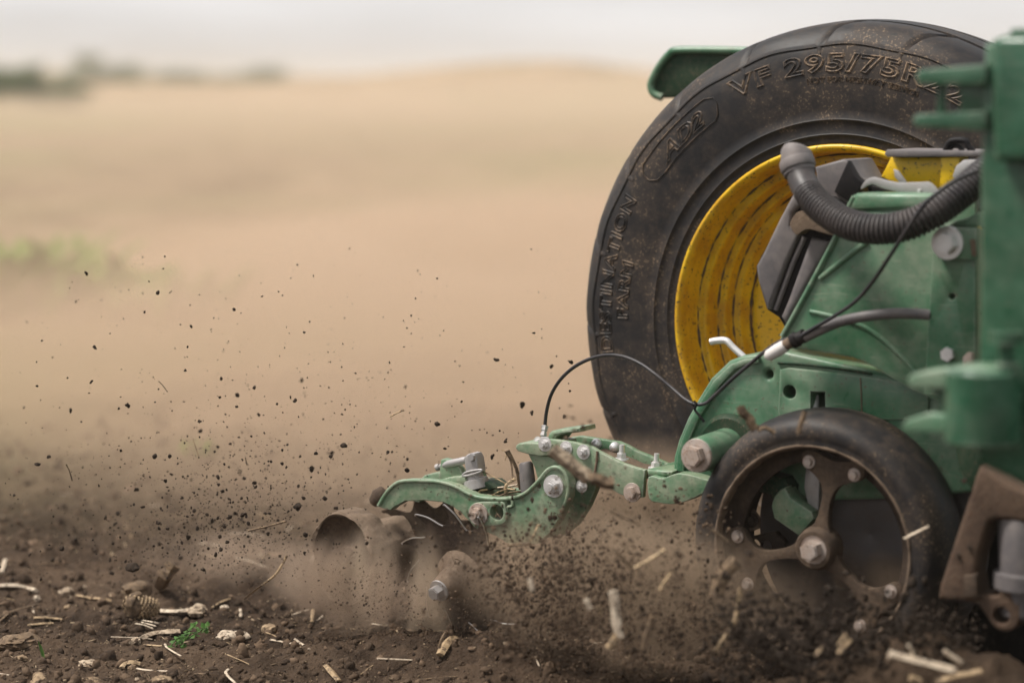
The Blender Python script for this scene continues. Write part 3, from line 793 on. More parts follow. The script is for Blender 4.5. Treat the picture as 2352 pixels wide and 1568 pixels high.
# ---- gauge wheel with forked spokes
YG = 3.205
gc = at((1863, 1264), YG)
gauge = empty('gauge_wheel', (gc.x, gc.y + .05, gc.z - .203)); gauge.parent = planter
gauge.matrix_parent_inverse = WORLD[planter.name].inverted()
lathe('tyre', [(.014, .1500), (.004, .1510), (-.0010, .1530), (-.0025, .1560), (-.0015, .1590), (-.003, .165), (-.0045, .172), (-.003, .181), (.003, .1895), (.014, .1965), (.030, .2010), (.050, .2030), (.072, .2030), (.092, .2005), (.106, .1940), (.113, .182), (.113, .15)], gc, M['gauge_rubber'], gauge, 160, smooth=80)
roughen(lathe('muddy_lip', [(.0135, .1490), (.002, .1502), (-.0022, .1522), (-.0038, .1542), (-.0030, .1562), (.000, .1570)], gc, M['mud_pale'], gauge, 240, smooth=80), .0014, 50)
lathe('rim', [(.010, .1495), (.028, .1450), (.034, .1390), (.036, .1280), (.041, .1275), (.044, .134), (.070, .136), (.105, .142), (.105, .150)], gc, M['mud_dark'], gauge, 120, smooth=50)
def polar_plate(name, st, a, Y, t, mat, parent, bevel=.003):
    """outline in (radial, tangential) metres turned so that radial points at angle a clockwise from up"""
    ca, sa = math.cos(a), math.sin(a)
    pts = [Vector((gc.x + p[0] * sa + p[1] * ca, Y, gc.z + p[0] * ca - p[1] * sa)) for p in st]
    return link(name, plate_mesh(pts, Y, t, (), bevel), mat, parent, 40)
half = [(.018, .020), (.036, .0110), (.058, .0072), (.082, .0078), (.098, .0150), (.108, .0290), (.114, .0430), (.124, .0500), (.136, .0480), (.1405, .0400), (.1400, .0300), (.1370, .0160)]
st = half + [(.1335, 0)] + [(a, -b) for a, b in half[::-1]]
st = [tuple(p) for p in spline(st, 3, True)]
for a in (10.5, -104, 130):
    sp_ = polar_plate('spoke', st, rad(a), YG + .020, .016, M['mud'], gauge, .0035)
    for da in (-16.5, 16.5):
        b = rad(a + da)
        p = Vector((gc.x + .1285 * math.sin(b), YG + .0185, gc.z + .1285 * math.cos(b)))
        bolt('bolt', p, .0064, M['rusty'], sp_)
hubp = [(.040, .034), (.024, .033), (.016, .0315), (.010, .030), (.006, .027), (.006, .0215), (.012, .0205), (.012, .0001)]
hub = lathe('hub', hubp, gc, M['mud'], gauge, 48)
link('hub_bolt', bolt_mesh(gc + Vector((0, .0115, 0)), .0150, (0, -1, 0), True, .8, rot=.2), M['rusty'], hub, 30)

# ---- what shows through and behind the gauge wheel
arm = plate('gauge_arm', zz(Z4, [(672, 720), (690, 660), (730, 615), (765, 600), (795, 660), (935, 755), (950, 800), (850, 912), (690, 800)]), 3.265, .04, M['green_dusty'], planter, bevel=.006, segs=2)
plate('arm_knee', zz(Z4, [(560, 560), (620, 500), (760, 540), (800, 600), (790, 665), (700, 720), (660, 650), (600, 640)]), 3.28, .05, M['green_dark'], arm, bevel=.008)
plate('stop_plate', zz(Z4, [(510, 920), (700, 880), (770, 950), (720, 1040), (560, 1040)]), 3.295, .012, M['mud_dark'], arm, holes=[circle_px(Z4(575, 965), .009, 3.295), circle_px(Z4(645, 978), .010, 3.295)], bevel=.002)
lk = plate('stop_link', zz(Z4, [(478, 735), (500, 700), (545, 730), (595, 800), (592, 865), (545, 885), (500, 850)]), 3.28, .014, M['mud_pale'], arm, bevel=.004)
bolt('bolt', at(Z4(555, 808), 3.28), .0075, M['mud_dark'], lk)
plate('spring_mount', zz(Z4, [(890, 470), (960, 460), (985, 560), (975, 760), (900, 700), (880, 600)]), 3.285, .03, M['grey_steel'], arm, bevel=.005)
oc = at((1863, 1264), YG); oc = Vector((oc.x + .035, 3.345, oc.z + .005))
lathe('opener_disc', [(.0, .0001), (-.012, .05), (-.010, .09), (-.002, .100), (.0, .190), (.002, .190), (.006, .095), (.006, .0001)], oc, M['disc_steel'], planter, 96, (.06, 1, 0), smooth=50)
fg = empty('gauge_wheel', (gc.x + .05, 3.47, gc.z - .203)); fg.parent = planter
fg.matrix_parent_inverse = WORLD[planter.name].inverted()
fc = Vector((gc.x + .06, 3.42, gc.z))
lathe('tyre', [(.0, .15), (0, .182), (.006, .192), (.02, .1985), (.045, .203), (.075, .203), (.10, .197), (.113, .18), (.113, .15)], fc, M['gauge_rubber'], fg, 96, smooth=80)
lathe('rim', [(.005, .15), (.02, .14), (.04, .12), (.045, .04), (.02, .035), (.02, .0001)], fc, M['plastic_dark'], fg, 64)

# ---- row cleaner: parallel arm
YA = 3.30
arma = plate('cleaner_arm', zz(Z6, [(412, 870), (520, 880), (610, 894), (740, 925), (800, 962), (900, 1015), (1000, 1062), (1090, 1092), (1168, 1112), (1160, 1200), (1150, 1328), (1060, 1335), (960, 1300), (760, 1180), (620, 1110), (500, 1060), (418, 990)]), YA, .012, M['green_dusty'], planter, bevel=.003)
plate('far_plate', zz(Z6, [(585, 855), (660, 845), (800, 866), (960, 890), (1020, 915), (1100, 960), (1230, 1012), (1370, 1072), (1386, 1115), (1300, 1200), (1000, 1150), (700, 1000), (590, 920)]), YA + .085, .012, M['green_dusty'], arma, bevel=.003)
plate('web', zz(Z6, [(690, 985), (850, 1040), (1000, 1105), (1160, 1135), (1160, 1165), (1000, 1150), (850, 1080), (690, 1020)]), YA + .013, .071, M['mud_pale'], arma, bevel=.002)
plate('end_bracket', zz(Z6, [(1178, 1108), (1300, 1112), (1385, 1122), (1372, 1152), (1300, 1172), (1186, 1158)]), YA - .012, .10, M['green_dusty'], arma, bevel=.005, segs=3)
plate('grab_handle', zz(Z6, [(396, 872), (408, 826), (430, 806), (540, 790), (655, 778), (660, 815), (560, 826), (478, 846), (452, 884)]), YA + .02, .055, M['green_dusty'], arma, bevel=.005)
plate('end_cap', zz(Z6, [(152, 942), (156, 918), (180, 902), (300, 898), (425, 912), (440, 990), (345, 1003), (250, 988), (170, 966)]), YA - .008, .085, M['green_dusty'], arma, bevel=.006, segs=3)
plate('cap_gusset', zz(Z6, [(245, 985), (400, 1000), (520, 1060), (450, 1100), (385, 1165), (322, 1186), (300, 1100)]), YA + .004, .03, M['green_dusty'], arma, bevel=.004)
rib('weld_line', zz(Z6, [(795, 965), (790, 1040), (775, 1130), (765, 1180)]), YA - .0005, .0022, M['mud_pale'], arma)
for (x, y), r_, Y, mt in (((385, 908), .0078, YA - .008, 'zinc'), ((330, 890), .0055, YA + .02, 'zinc'), ((550, 940), .0074, YA, 'zinc'), ((688, 970), .0078, YA, 'zinc'), ((672, 1238), .0068, YA, 'zinc'), ((1070, 1287), .0100, YA, 'rusty')):
    bolt('bolt', at(Z6(x, y), Y), r_, M[mt], arma, stud=.004 if mt == 'zinc' else 0)
for x, y in ((792, 905), (936, 932)):
    p = at(Z6(x, y), YA + .085)
    lathe('dome_bolt', [(0, .0088), (-.003, .0087), (-.0075, .0072), (-.0105, .0040), (-.0112, .0001)], p, M['zinc'], arma, 24, smooth=80)
for (x, y), Y in (((983, 1030), YA + .035), ((1255, 1100), YA + .03)):
    bolt('stud_bolt', at(Z6(x, y), Y), .0082, M['zinc'], arma, axis=(.05, 0, 1), stud=.014, head=.7)

# ---- row cleaner: yoke
YY = 3.278
ypx = zz(Z5, [(640, 832), (665, 780), (705, 718), (780, 645), (860, 622), (1000, 622), (1130, 632), (1250, 668), (1400, 742), (1560, 765), (1700, 757), (1790, 722), (1880, 640), (1955, 548), (2000, 522), (2040, 516), (2085, 532), (2118, 570), (2148, 650), (2140, 760), (2080, 900), (1990, 1040), (1880, 1130), (1700, 1150), (1560, 1060), (1400, 1000), (1360, 950), (1280, 870), (1215, 828), (1150, 800), (1000, 784), (850, 792), (765, 838), (740, 862), (690, 852)])
yoke = plate('cleaner_yoke', ypx, YY, .020, M['green_dusty'], planter, holes=[circle_px(Z5(1572, 880), .0125, YY, 24), w2(zz(Z5, [(1648, 782), (1676, 782), (1678, 822), (1650, 822)]), YY), circle_px(Z5(1900, 672), .0042, YY)], bevel=.004, segs=3)
rib('edge_bead', zz(Z5, [(648, 826), (708, 726), (784, 654), (862, 632), (1000, 632), (1128, 642), (1248, 678), (1396, 752), (1560, 775), (1700, 767), (1796, 730), (1888, 648), (1962, 558), (2002, 532), (2040, 526), (2080, 542), (2110, 576), (2136, 650), (2128, 756), (2070, 893)]), YY - .001, .0034, M['green_dusty'], yoke, 5)
plate('boss_pad', [tuple(p) for p in spline(zz(Z5, [(1345, 890), (1365, 830), (1420, 800), (1560, 795), (1620, 800), (1640, 840), (1650, 900), (1640, 950), (1600, 975), (1480, 985), (1390, 965)]), 3, True)], YY - .006, .010, M['green_dusty'], yoke, holes=[circle_px(Z5(1572, 880), .0128, YY - .006, 24)], bevel=.003)
rib('slot_frame', zz(Z5, [(1630, 775), (1690, 778), (1698, 826), (1660, 842), (1662, 900), (1648, 950)]), YY - .001, .0028, M['green_dusty'], yoke)
bolt('bolt', at(Z5(1432, 892), YY - .006), .0118, M['rusty'], yoke, stud=.006)
bolt('bolt', at(Z5(2022, 672), YY), .0120, M['zinc'], yoke, stud=.005)
far_y = [at(p, YY) for p in ypx]
link('far_yoke', plate_mesh([Vector((p.x, 0, p.z)) for p in far_y], YY + .085, .018, (), .004), M['green_dusty'], yoke, 35)
plate('cross_mount', zz(Z5, [(1105, 628), (1200, 602), (1320, 592), (1335, 650), (1260, 672), (1180, 650)]), YY + .018, .068, M['green_dusty'], yoke, bevel=.004)
plate('cross_block', zz(Z5, [(1385, 662), (1420, 636), (1500, 640), (1560, 690), (1480, 720), (1400, 712)]), YY + .03, .05, M['green_dark'], yoke, bevel=.004)
up_ = plate('pin_upright', zz(Z5, [(1112, 622), (1122, 560), (1132, 466), (1155, 458), (1182, 464), (1235, 476), (1290, 540), (1312, 604), (1220, 642)]), YY + .035, .016, M['green_dusty'], yoke, bevel=.003)
link('clevis_pin', tube_mesh([at(Z5(1102, 528), YY + .045), at(Z5(1125, 522), YY + .045), at(Z5(1126, 522), YY + .045), at(Z5(1200, 498), YY + .034), at(Z5(1335, 468), YY + .034)], [.0058, .0058, .0040, .0062, .0062], 16), M['grey_steel'], yoke, 40)
cl = plate('clevis', zz(Z5, [(1314, 452), (1335, 428), (1362, 416), (1392, 420), (1410, 452), (1428, 562), (1380, 585), (1330, 590)]), YY + .024, .026, M['grey_steel'], yoke, bevel=.005, segs=3)
bolt('bolt', at(Z5(1384, 446), YY + .024), .0068, M['grey_steel'], yoke, washer=False)
rib('retaining_ring', [(*Z5(1305 + 0, 590),), (*Z5(1330, 568),), (*Z5(1390, 552),), (*Z5(1448, 545),), (*Z5(1452, 556),), (*Z5(1400, 576),), (*Z5(1340, 592),), (*Z5(1305, 592),)], YY + .020, .0020, M['grey_steel'], yoke)
cb = [at(Z5(1388, 560), YY + .037), at(Z5(1402, 615), YY + .037), at(Z5(1404, 620), YY + .037), at(Z5(1420, 690), YY + .037)]
link('air_cylinder', tube_mesh(cb, [.0145, .0155, .0210, .0225], 24), M['grey_steel'], yoke, 40)
link('rubber_bumper', tube_mesh([at(Z5(1800, 484), YA + .02), at(Z5(1803, 500), YA + .02), at(Z5(1812, 600), YA + .02), at(Z5(1826, 730), YA + .02)], [.0085, .0115, .0125, .0130], 20), M['plastic'], arma, 50)

# ---- row cleaner: toothed wheel, hub, depth drum
def toothed_wheel(name, c, axis, r, n, mat, parent, seed=0, edges=True):
    ax = Vector(axis).normalized(); q = ax.to_track_quat('-Y', 'Z').to_matrix()
    pts = []
    for i in range(n):
        a0 = 2 * math.pi * i / n
        for da, k in ((0, .74), (.05, .71), (.12, .70), (.20, .735), (.28, .80), (.36, .87), (.44, .93), (.50, .975), (.535, 1.0), (.545, .985), (.50, .90), (.49, .82)):
            a = a0 + seed + da * 2 * math.pi / n * 1.75
            pts.append((r * k * math.sin(-a), r * k * math.cos(-a)))
    me = plate_mesh([Vector((x, 0, z)) for x, z in pts], -.002, .004, (), 0)
    me.transform(Matrix.Translation(Vector(c)) @ q.to_4x4())
    w_ = link(name, me, mat, parent, 30)
    if edges:
        for i in range(n):
            seg_ = pts[i * 12 + 2:i * 12 + 10]
            path = [Vector(c) + q @ Vector((x, -.0022, z)) for x, z in seg_]
            link('tooth_edge', tube_mesh(spline([tuple(p) for p in path], 3), .0013, 5), M['steel_edge'], w_, 60)
    return w_
tcn = at((1062, 1318), 3.215)
tax = Vector((-.10, -1, -.28)).normalized()
tw = toothed_wheel('toothed_wheel', tcn, tax, .122, 11, M['mud_dark'], planter, .12)
roughen(lathe('hub_cone', [(-.004, .044), (.008, .042), (.018, .034), (.026, .024), (.054, .0195), (.060, .0165), (.062, .0001)], tcn, M['mud_pale'], tw, 48, tuple(tax)), .0016, 60)
link('hub_bolt', bolt_mesh(tcn + tax * .061, .0115, tuple(tax), True, .8), M['grey_steel'], tw, 30)
for a in (0.3, 1.9, 3.4, 5.0):
    u_ = tax.cross(Vector((0, 0, 1))).normalized(); w_ = u_.cross(tax)
    bolt('bolt', tcn + tax * .016 + (u_ * math.cos(a) + w_ * math.sin(a)) * .031, .0050, M['mud_pale'], tw, axis=tuple(tax))
ftc = at((1000, 1270), 3.40)
toothed_wheel('toothed_wheel', ftc, Vector((.12, -1, -.2)), .118, 11, M['mud'], planter, .4, False)
dc = at((786, 1284), 3.225)
dax = (.27, 1, .03)
roughen(lathe('depth_drum', [(.001, 0.0736), (-.001, 0.0759), (.001, 0.0782), (.006, 0.0788), (.012, 0.0789), (.020, 0.0791), (.028, 0.0793), (.036, 0.0793), (.044, 0.0789), (.050, 0.0782), (.054, 0.0736), (.056, 0.0644), (.062, 0.0589), (.072, 0.0561), (.084, 0.0552), (.098, 0.0552), (.112, 0.0561), (.122, 0.0552), (.124, 0.0001)], dc, M['mud_pale'], planter, 160, dax), .0065, 30)
roughen(lathe('drum_web', [(.002, 0.0750), (.008, 0.0736), (.016, 0.0699), (.022, 0.0626), (.026, 0.0534), (.027, 0.0423), (.026, 0.0313), (.022, 0.0221), (.016, 0.0166), (.014, 0.0001)], dc, M['mud'], planter, 96, dax), .0050, 36)
link('yoke_nose', tube_mesh([at(Z5(610, 800), 3.36), at(Z5(650, 760), 3.36), at(Z5(700, 715), 3.37)], [.010, .016, .012], 14), M['mud'], planter, 70)

# ---- near frame of the next row, far out of focus
YF = 2.70
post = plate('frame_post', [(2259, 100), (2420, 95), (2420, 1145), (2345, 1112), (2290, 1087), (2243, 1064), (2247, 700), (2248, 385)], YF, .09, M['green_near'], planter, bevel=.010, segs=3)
plate('post_pad', [(2272, 92), (2300, 80), (2420, 80), (2420, 372), (2278, 372)], YF - .035, .04, M['green_near'], post, bevel=.018, segs=4)
plate('pad_nub', [(2318, 66), (2420, 60), (2420, 100), (2312, 100)], YF - .03, .03, M['green_near'], post, bevel=.006)
ub = plate('bracket_bar', [(2102, 174), (2112, 161), (2180, 155), (2264, 148), (2264, 196), (2108, 193)], YF - .01, .06, M['green_near'], post, bevel=.003, segs=2)
plate('bracket_bar', [(2094, 275), (2104, 263), (2264, 255), (2264, 302), (2100, 291)], YF - .01, .06, M['green_near'], post, bevel=.003, segs=2)
plate('bracket_web', [(2190, 185), (2264, 178), (2264, 280), (2196, 275), (2206, 230)], YF + .01, .02, M['green_near'], post, bevel=.003)
plate('bracket_web', [(2150, 185), (2168, 185), (2168, 275), (2150, 275)], YF + .025, .015, M['green_near'], post, bevel=.003)
YL = 2.62
plate('clamp_jaw', [tuple(p) for p in zz(Z3, [(1515, 475), (1545, 445), (1700, 422), (1830, 405), (2070, 418), (2085, 440), (2085, 500), (1860, 535), (1530, 528)])], YL, .07, M['green'], post, bevel=.004, segs=3)  # both jaws in a lighter green, painting in the light on their tops
plate('clamp_jaw', zz(Z3, [(1488, 755), (1505, 722), (1640, 680), (1850, 700), (1890, 735), (1860, 808), (1500, 795)]), YL, .07, M['green'], post, bevel=.004, segs=3)
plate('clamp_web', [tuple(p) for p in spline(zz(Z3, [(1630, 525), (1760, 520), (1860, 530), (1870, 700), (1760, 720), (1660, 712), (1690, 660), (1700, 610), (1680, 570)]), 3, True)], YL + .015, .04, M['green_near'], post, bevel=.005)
cyc = at(Z3(1975, 640), YL + .02)
zt = at(Z3(1975, 425), YL).z; zb = at(Z3(1975, 885), YL).z
link('clamp_barrel', tube_mesh([Vector((cyc.x, cyc.y, z)) for z in (zb, zb + .004, zt - .004, zt)], [.040, .044, .044, .040], 40), M['green_near'], post, 40)
bp = at(Z3(2110, 440), YL + .01)
link('clamp_bolt', bolt_mesh(bp, .013, (0, 0, 1), False, .6), M['green_near'], post, 30)
link('bolt_head', tube_mesh([bp, bp + Vector((0, 0, .035)), bp + Vector((0, 0, .0351)), bp + Vector((0, 0, .048))], [.0085, .0085, .0195, .0195], 18), M['green_near'], post, 40)

# ---- muddy opener arm low at the rear
YC = 3.06
oa = plate('opener_arm', zz(Z4, [(1945, 600), (1962, 540), (1990, 470), (2045, 500), (2180, 590), (2330, 660), (2330, 840), (2200, 815), (2090, 805), (2055, 830), (2015, 950), (1985, 1040), (1965, 1150), (1990, 1270), (1985, 1340), (1850, 1320), (1730, 1310), (1738, 1230), (1800, 1040), (1880, 800)]), YC, .05, M['rust_arm'], planter, bevel=.008, segs=3)
plate('wear_pad', zz(Z4, [(1888, 1160), (1972, 1150), (1980, 1300), (1890, 1300)]), YC - .008, .02, M['mud'], oa, bevel=.004)
plate('eye_lug', [tuple(p) for p in spline(zz(Z4, [(2000, 1280), (2110, 1290), (2135, 1200), (2230, 1190), (2250, 1330), (2235, 1470), (2160, 1512), (2085, 1480), (2030, 1400), (1990, 1340)]), 3, True)], YC + .005, .05, M['rust_arm'], oa, holes=[circle_px(Z4(2132, 1412), .0115, YC + .005, 24)], bevel=.007, segs=3)
rcx = at(Z4(2290, 1000), YC + .04)
lathe('closing_roller', [(-.09, .0001), (-.09, .030), (-.085, .034), (-.052, .036), (-.050, .043), (-.030, .043), (-.028, .036), (.045, .038), (.055, .034), (.055, .0001)], rcx, M['plastic'], planter, 40, (0, 0, 1))
for p_ in ((1900, 560), (1935, 980), (1860, 1030)):
    bolt('rivet', at(Z4(*p_), YC), .004, M['mud_dark'], oa, washer=False)
plate('shadow_sheet', [(2140, 1060), (2260, 1070), (2420, 1130), (2420, 1560), (2140, 1560), (2120, 1300)], 3.40, .05, M['plastic_dark'], planter, bevel=.01)  # near-black sheet painting in the shadow over machine parts behind
plate('lower_bracket', [(2180, 960), (2240, 975), (2262, 1090), (2230, 1130), (2200, 1080)], 3.20, .04, M['green_dark'], planter, bevel=.006)
# unseen boxes added right of the view to keep sky light off the lower right
def block(name, p0, p1, mat, parent, bevel=.01):
    c = [(a + b) / 2 for a, b in zip(p0, p1)]; sz = [abs(b - a) for a, b in zip(p0, p1)]
    return link(name, box_mesh(c, sz, None, bevel), M[mat], parent, 40)
xr = at((2420, 800), 2.70).x
rb = block('sky_blocker', (xr - .02, 2.72, .30), (xr + .75, 3.55, 1.02), 'green_near', planter)
block('low_sky_blocker', (xr - .05, 2.95, .10), (xr + .55, 3.30, .29), 'mud_dark', planter)

# ================================================================== LOOSE THINGS: straw, stalks, stones, weeds, flying soil
def Z9(x, y): return (1561.9 + x * .336, 1194.4 + y * .336)
def Z10(x, y): return (735 + x * .3906, 1194.4 + y * .3906)
def hgt(x, y): return float(soil_height(np.array([x]), np.array([y]))[0])
def grd(px, lift=0.0):
    p = on_ground(px)
    for _ in range(6):
        p = on_ground(px, .5 * p.z + .5 * (hgt(p.x, p.y) + lift))
    return p
def shared_mesh(me, mat, smooth=None):
    me.materials.append(mat)
    if smooth is not None:
        me.polygons.foreach_set('use_smooth', [True] * len(me.polygons))
        if smooth < 179: me.set_sharp_from_angle(angle=rad(smooth))
    return me
def lump_mesh(seed, sub=2, rough=.35, flat=1.0):
    r = np.random.default_rng(seed)
    bm = bmesh.new(); bmesh.ops.create_icosphere(bm, subdivisions=sub, radius=1)
    d = r.normal(size=(14, 3)); d /= np.linalg.norm(d, axis=1)[:, None]; a = r.uniform(-1, 1, 14)
    sx = r.uniform(.7, 1.25, 3); sx[2] *= flat
    for v in bm.verts:
        c = np.array(v.co[:]); k = 1 + rough * float((a * np.clip(d @ c, 0, 1) ** 3).sum()) * .6 + r.normal() * rough * .16
        v.co = Vector(c * k * sx)
    me = bpy.data.meshes.new('m'); bm.to_mesh(me); bm.free()
    return me
def place(name, me, loc, scale, rot=None, label=None, cat=None, group=None):
    o = bpy.data.objects.new(name, me); col.objects.link(o)
    o.location = loc; o.scale = (scale,) * 3 if np.isscalar(scale) else scale
    o.rotation_euler = rot if rot is not None else (random.uniform(0, 6.28), random.uniform(0, 6.28), random.uniform(0, 6.28))
    return tag(o, label, cat, group)

# ---- straw and stalks
def stalk(name, pts, r, mat, label, cat='straw', group=None, flat=.55, n=4, seg=7, taper=.25, ends=True):
    P_ = spline([tuple(p) for p in pts], n)
    k = len(P_)
    q0 = random.uniform(0, 6)
    rr_ = [r * .86 * (1 + .07 * math.sin(i * 1.1 + q0)) for i in range(k)]
    o = link(name, tube_mesh(P_, rr_, 8, flat=flat, groove=.16), M[mat], None, 35)
    return tag(o, label, cat, group)
F0 = 3.95
def dp(f, pts, d): return [deep(f(*p), d) for p in pts]
def gp(f, pts, lift=.004): return [grd(f(*p), lift) for p in pts]
FLY = 'straw and stalk pieces thrown up by the planter'
stalk('dry_stalk', dp(Z7, [(1620, 330), (1700, 310), (1790, 288), (1872, 264)], 3.9), .0042, 'straw_brown', 'dark flat stalk piece flying level left of the muddy drum', 'stalk', FLY)
stalk('long_straw', gp(Z7, [(1600, 772)]) + dp(Z7, [(1690, 700), (1790, 625), (1840, 555), (1875, 490)], 3.97), .0026, 'straw', 'long curved straw arching up from the soil left of the drum')
stalk('dry_straw', dp(Z5, [(735, 128), (790, 100), (846, 74)], 3.85), .0030, 'straw', 'short tan straw flying high above the row cleaner arm', 'straw', FLY)
stalk('thin_twig', dp(Z8, [(888, 790), (910, 812), (938, 850)], 4.0), .0016, 'straw_brown', 'thin brown twig flying in the middle of the dust', 'twig', FLY)
stalk('thin_twig', dp(Z8, [(370, 1255), (388, 1290), (405, 1348)], 3.95), .0024, 'straw_brown', 'dark bent twig flying at the left over the soil', 'twig', FLY)
stalk('thin_twig', dp(Z8, [(1080, 1108), (1096, 1160), (1116, 1222)], 4.05), .0012, 'straw', 'faint upright straw flying in the middle of the dust cloud', 'twig', FLY)
stalk('thin_twig', dp(Z8, [(1374, 1215), (1378, 1238), (1384, 1258)], 3.95), .0014, 'straw_brown', 'tiny upright dark twig among the thickest flying clods', 'twig', FLY)
stalk('thin_twig', dp(Z7, [(1420, 325), (1445, 295), (1478, 260)], 3.95), .0014, 'straw_brown', 'small slanting twig left of the dark flat stalk piece', 'twig', FLY)
stalk('thin_twig', dp(Z7, [(1710, 512), (1740, 490), (1765, 475)], 3.95), .0014, 'straw', 'small pale straw flying low left of the long curved straw', 'twig', FLY)
# near, blurred pieces over the cleaner arm
stalk('corn_stalk', dp(Z6, [(440, 945), (540, 1030), (640, 1110), (735, 1185)], 3.28), .0125, 'husk', 'thick pinkish corn stalk tumbling in front of the cleaner arm', 'stalk', flat=.95)
stalk('root_stub', dp(Z6, [(735, 1190), (790, 1180), (850, 1215), (925, 1215)], 3.25), .0105, 'straw_brown', 'knobbly root stub at the lower end of the tumbling corn stalk', 'stalk', flat=.9)
stalk('thin_twig', dp(Z6, [(900, 1430), (960, 1465), (1050, 1500), (1140, 1545)], 3.30), .0036, 'straw_brown', 'dark blurred twig below the tumbling corn stalk', 'twig')
stalk('dry_stalk', dp(Z5, [(1660, 1135), (1740, 1130), (1830, 1125)], 3.4), .0045, 'straw_brown', 'short dark stalk flying below the green yoke', 'stalk')
stalk('dry_straw', dp(Z5, [(1840, 1100), (1870, 1040), (1900, 970)], 3.45), .0030, 'straw', 'blurred upright straw in front of the green yoke')
# pieces over and in front of the gauge wheel
stalk('dry_leaf', dp(Z4, [(482, 88), (500, 130), (540, 165), (556, 205), (580, 235)], 3.36), .0085, 'straw_brown', 'curled brown leaf flying at the upper left edge of the gauge wheel', 'leaf')
stalk('dry_leaf', dp(Z4, [(890, 118), (880, 160), (862, 210), (850, 262)], 3.34), .0045, 'straw_brown', 'narrow brown leaf across the top of the gauge wheel', 'leaf')
stalk('dry_leaf', dp(Z4, [(590, 240), (640, 225), (700, 255)], 3.36), .0065, 'straw_brown', 'ragged brown leaf scrap lying on the gauge wheel top', 'leaf')
stalk('dry_straw', dp(Z9, [(1530, 125), (1610, 85), (1702, 40)], 3.36), .0042, 'straw_pale', 'pale straw flying across the right side of the gauge wheel')
stalk('corn_husk', dp(Z9, [(250, 520), (270, 430), (320, 340), (390, 275)], 3.33), .0135, 'straw_brown', 'brown husk caught at the lower left of the gauge wheel', 'husk')
stalk('long_straw', dp(Z9, [(412, 465), (400, 560), (378, 680), (320, 780), (240, 890)], 3.25), .0040, 'straw', 'long kinked straw hanging below the gauge wheel hub')
stalk('dry_straw', dp(Z4, [(305, 872), (350, 905), (405, 945)], 3.33), .0042, 'straw_brown', 'stubby straw inside the left of the gauge wheel rim')
stalk('corn_stalk', dp(Z9, [(1430, 915), (1560, 950), (1720, 990), (1880, 1032)], 3.03), .0125, 'straw_pale', 'thick pale corn stalk on the dark bank at lower right', 'stalk')
stalk('dry_stalk', dp(Z9, [(1805, 890), (1860, 930), (1925, 972)], 3.03), .0062, 'straw_pale', 'short pale stalk right of the thick one on the bank', 'stalk')
stalk('dry_stalk', dp(Z9, [(1560, 850), (1590, 900), (1600, 945)], 3.03), .0048, 'straw_pale', 'small forked stalk standing on the thick pale stalk', 'stalk')
stalk('dry_stalk', dp(Z9, [(1750, 1105), (1880, 1065), (2060, 1030)], 3.05), .0085, 'straw', 'tan stalk at the bottom edge under the thick pale one', 'stalk')
stalk('dry_stalk', dp(Z9, [(1570, 1080), (1610, 1090), (1640, 1110)], 3.05), .0105, 'straw', 'stub of stalk at the bottom edge left of the tan stalk', 'stalk')
stalk('dry_straw', dp(Z9, [(1080, 905), (1120, 860), (1165, 815)], 3.03), .0055, 'straw', 'short tan straw in the dark spray under the gauge wheel')
stalk('dry_straw', dp(Z9, [(1080, 850), (1105, 815), (1135, 775)], 3.03), .0030, 'straw', 'thin straw beside the short tan one under the gauge wheel')
stalk('dry_straw', dp(Z9, [(925, 925), (945, 895), (965, 870)], 3.03), .0035, 'straw', 'small pale straw left of the short tan one under the wheel')
# middle spray
stalk('corn_stalk', dp(Z10, [(1722, 410), (1735, 500), (1742, 600), (1760, 690)], 3.22), .0088, 'straw_pale', 'bright upright stalk in the brown spray left of the gauge wheel', 'stalk')
stalk('dry_stalk', dp(Z10, [(1755, 640), (1730, 700), (1690, 750)], 3.22), .0055, 'straw', 'side shoot at the foot of the bright upright stalk', 'stalk')
stalk('dry_straw', dp(Z10, [(1235, 338), (1240, 375), (1248, 412)], 3.22), .0045, 'straw_pale', 'small white stub flying in the middle of the brown spray')
stalk('dry_straw', dp(Z10, [(1840, 285), (1930, 235), (2030, 168)], 3.22), .0055, 'straw', 'tan straw flying beside the left edge of the gauge wheel')
stalk('dry_straw', dp(Z10, [(1735, 185), (1790, 235), (1840, 290)], 3.22), .0055, 'straw_brown', 'dull straw crossing the tan one beside the gauge wheel')
stalk('dry_straw', dp(Z10, [(1995, 410), (2025, 360), (2062, 308)], 3.22), .0055, 'straw', 'slanting tan straw low beside the gauge wheel')
stalk('dry_straw', dp(Z10, [(1565, 460), (1575, 490), (1590, 520)], 3.22), .0055, 'straw_pale', 'short pale bit left of the bright upright stalk')
stalk('dry_straw', dp(Z10, [(1625, 500), (1640, 525), (1650, 550)], 3.22), .0050, 'straw', 'tan bit between the pale bit and the bright upright stalk')
stalk('dry_straw', dp(Z10, [(1900, 760), (1915, 690), (1945, 600), (1960, 560)], 3.22), .0055, 'straw_brown', 'bent brown stalk right of the bright upright stalk')
stalk('corn_husk', gp(Z10, [(705, 790), (735, 735), (765, 700), (800, 690)], .01), .0090, 'straw', 'tan husk standing in the soil below the toothed wheel', 'husk')
stalk('dry_straw', dp(Z10, [(700, 750), (715, 700), (740, 660)], 3.7), .0032, 'straw_brown', 'brown straw leaning against the tan husk')
stalk('dry_straw', gp(Z10, [(90, 495), (170, 485), (255, 480)]), .0024, 'straw', 'thin straw lying below the muddy drum')

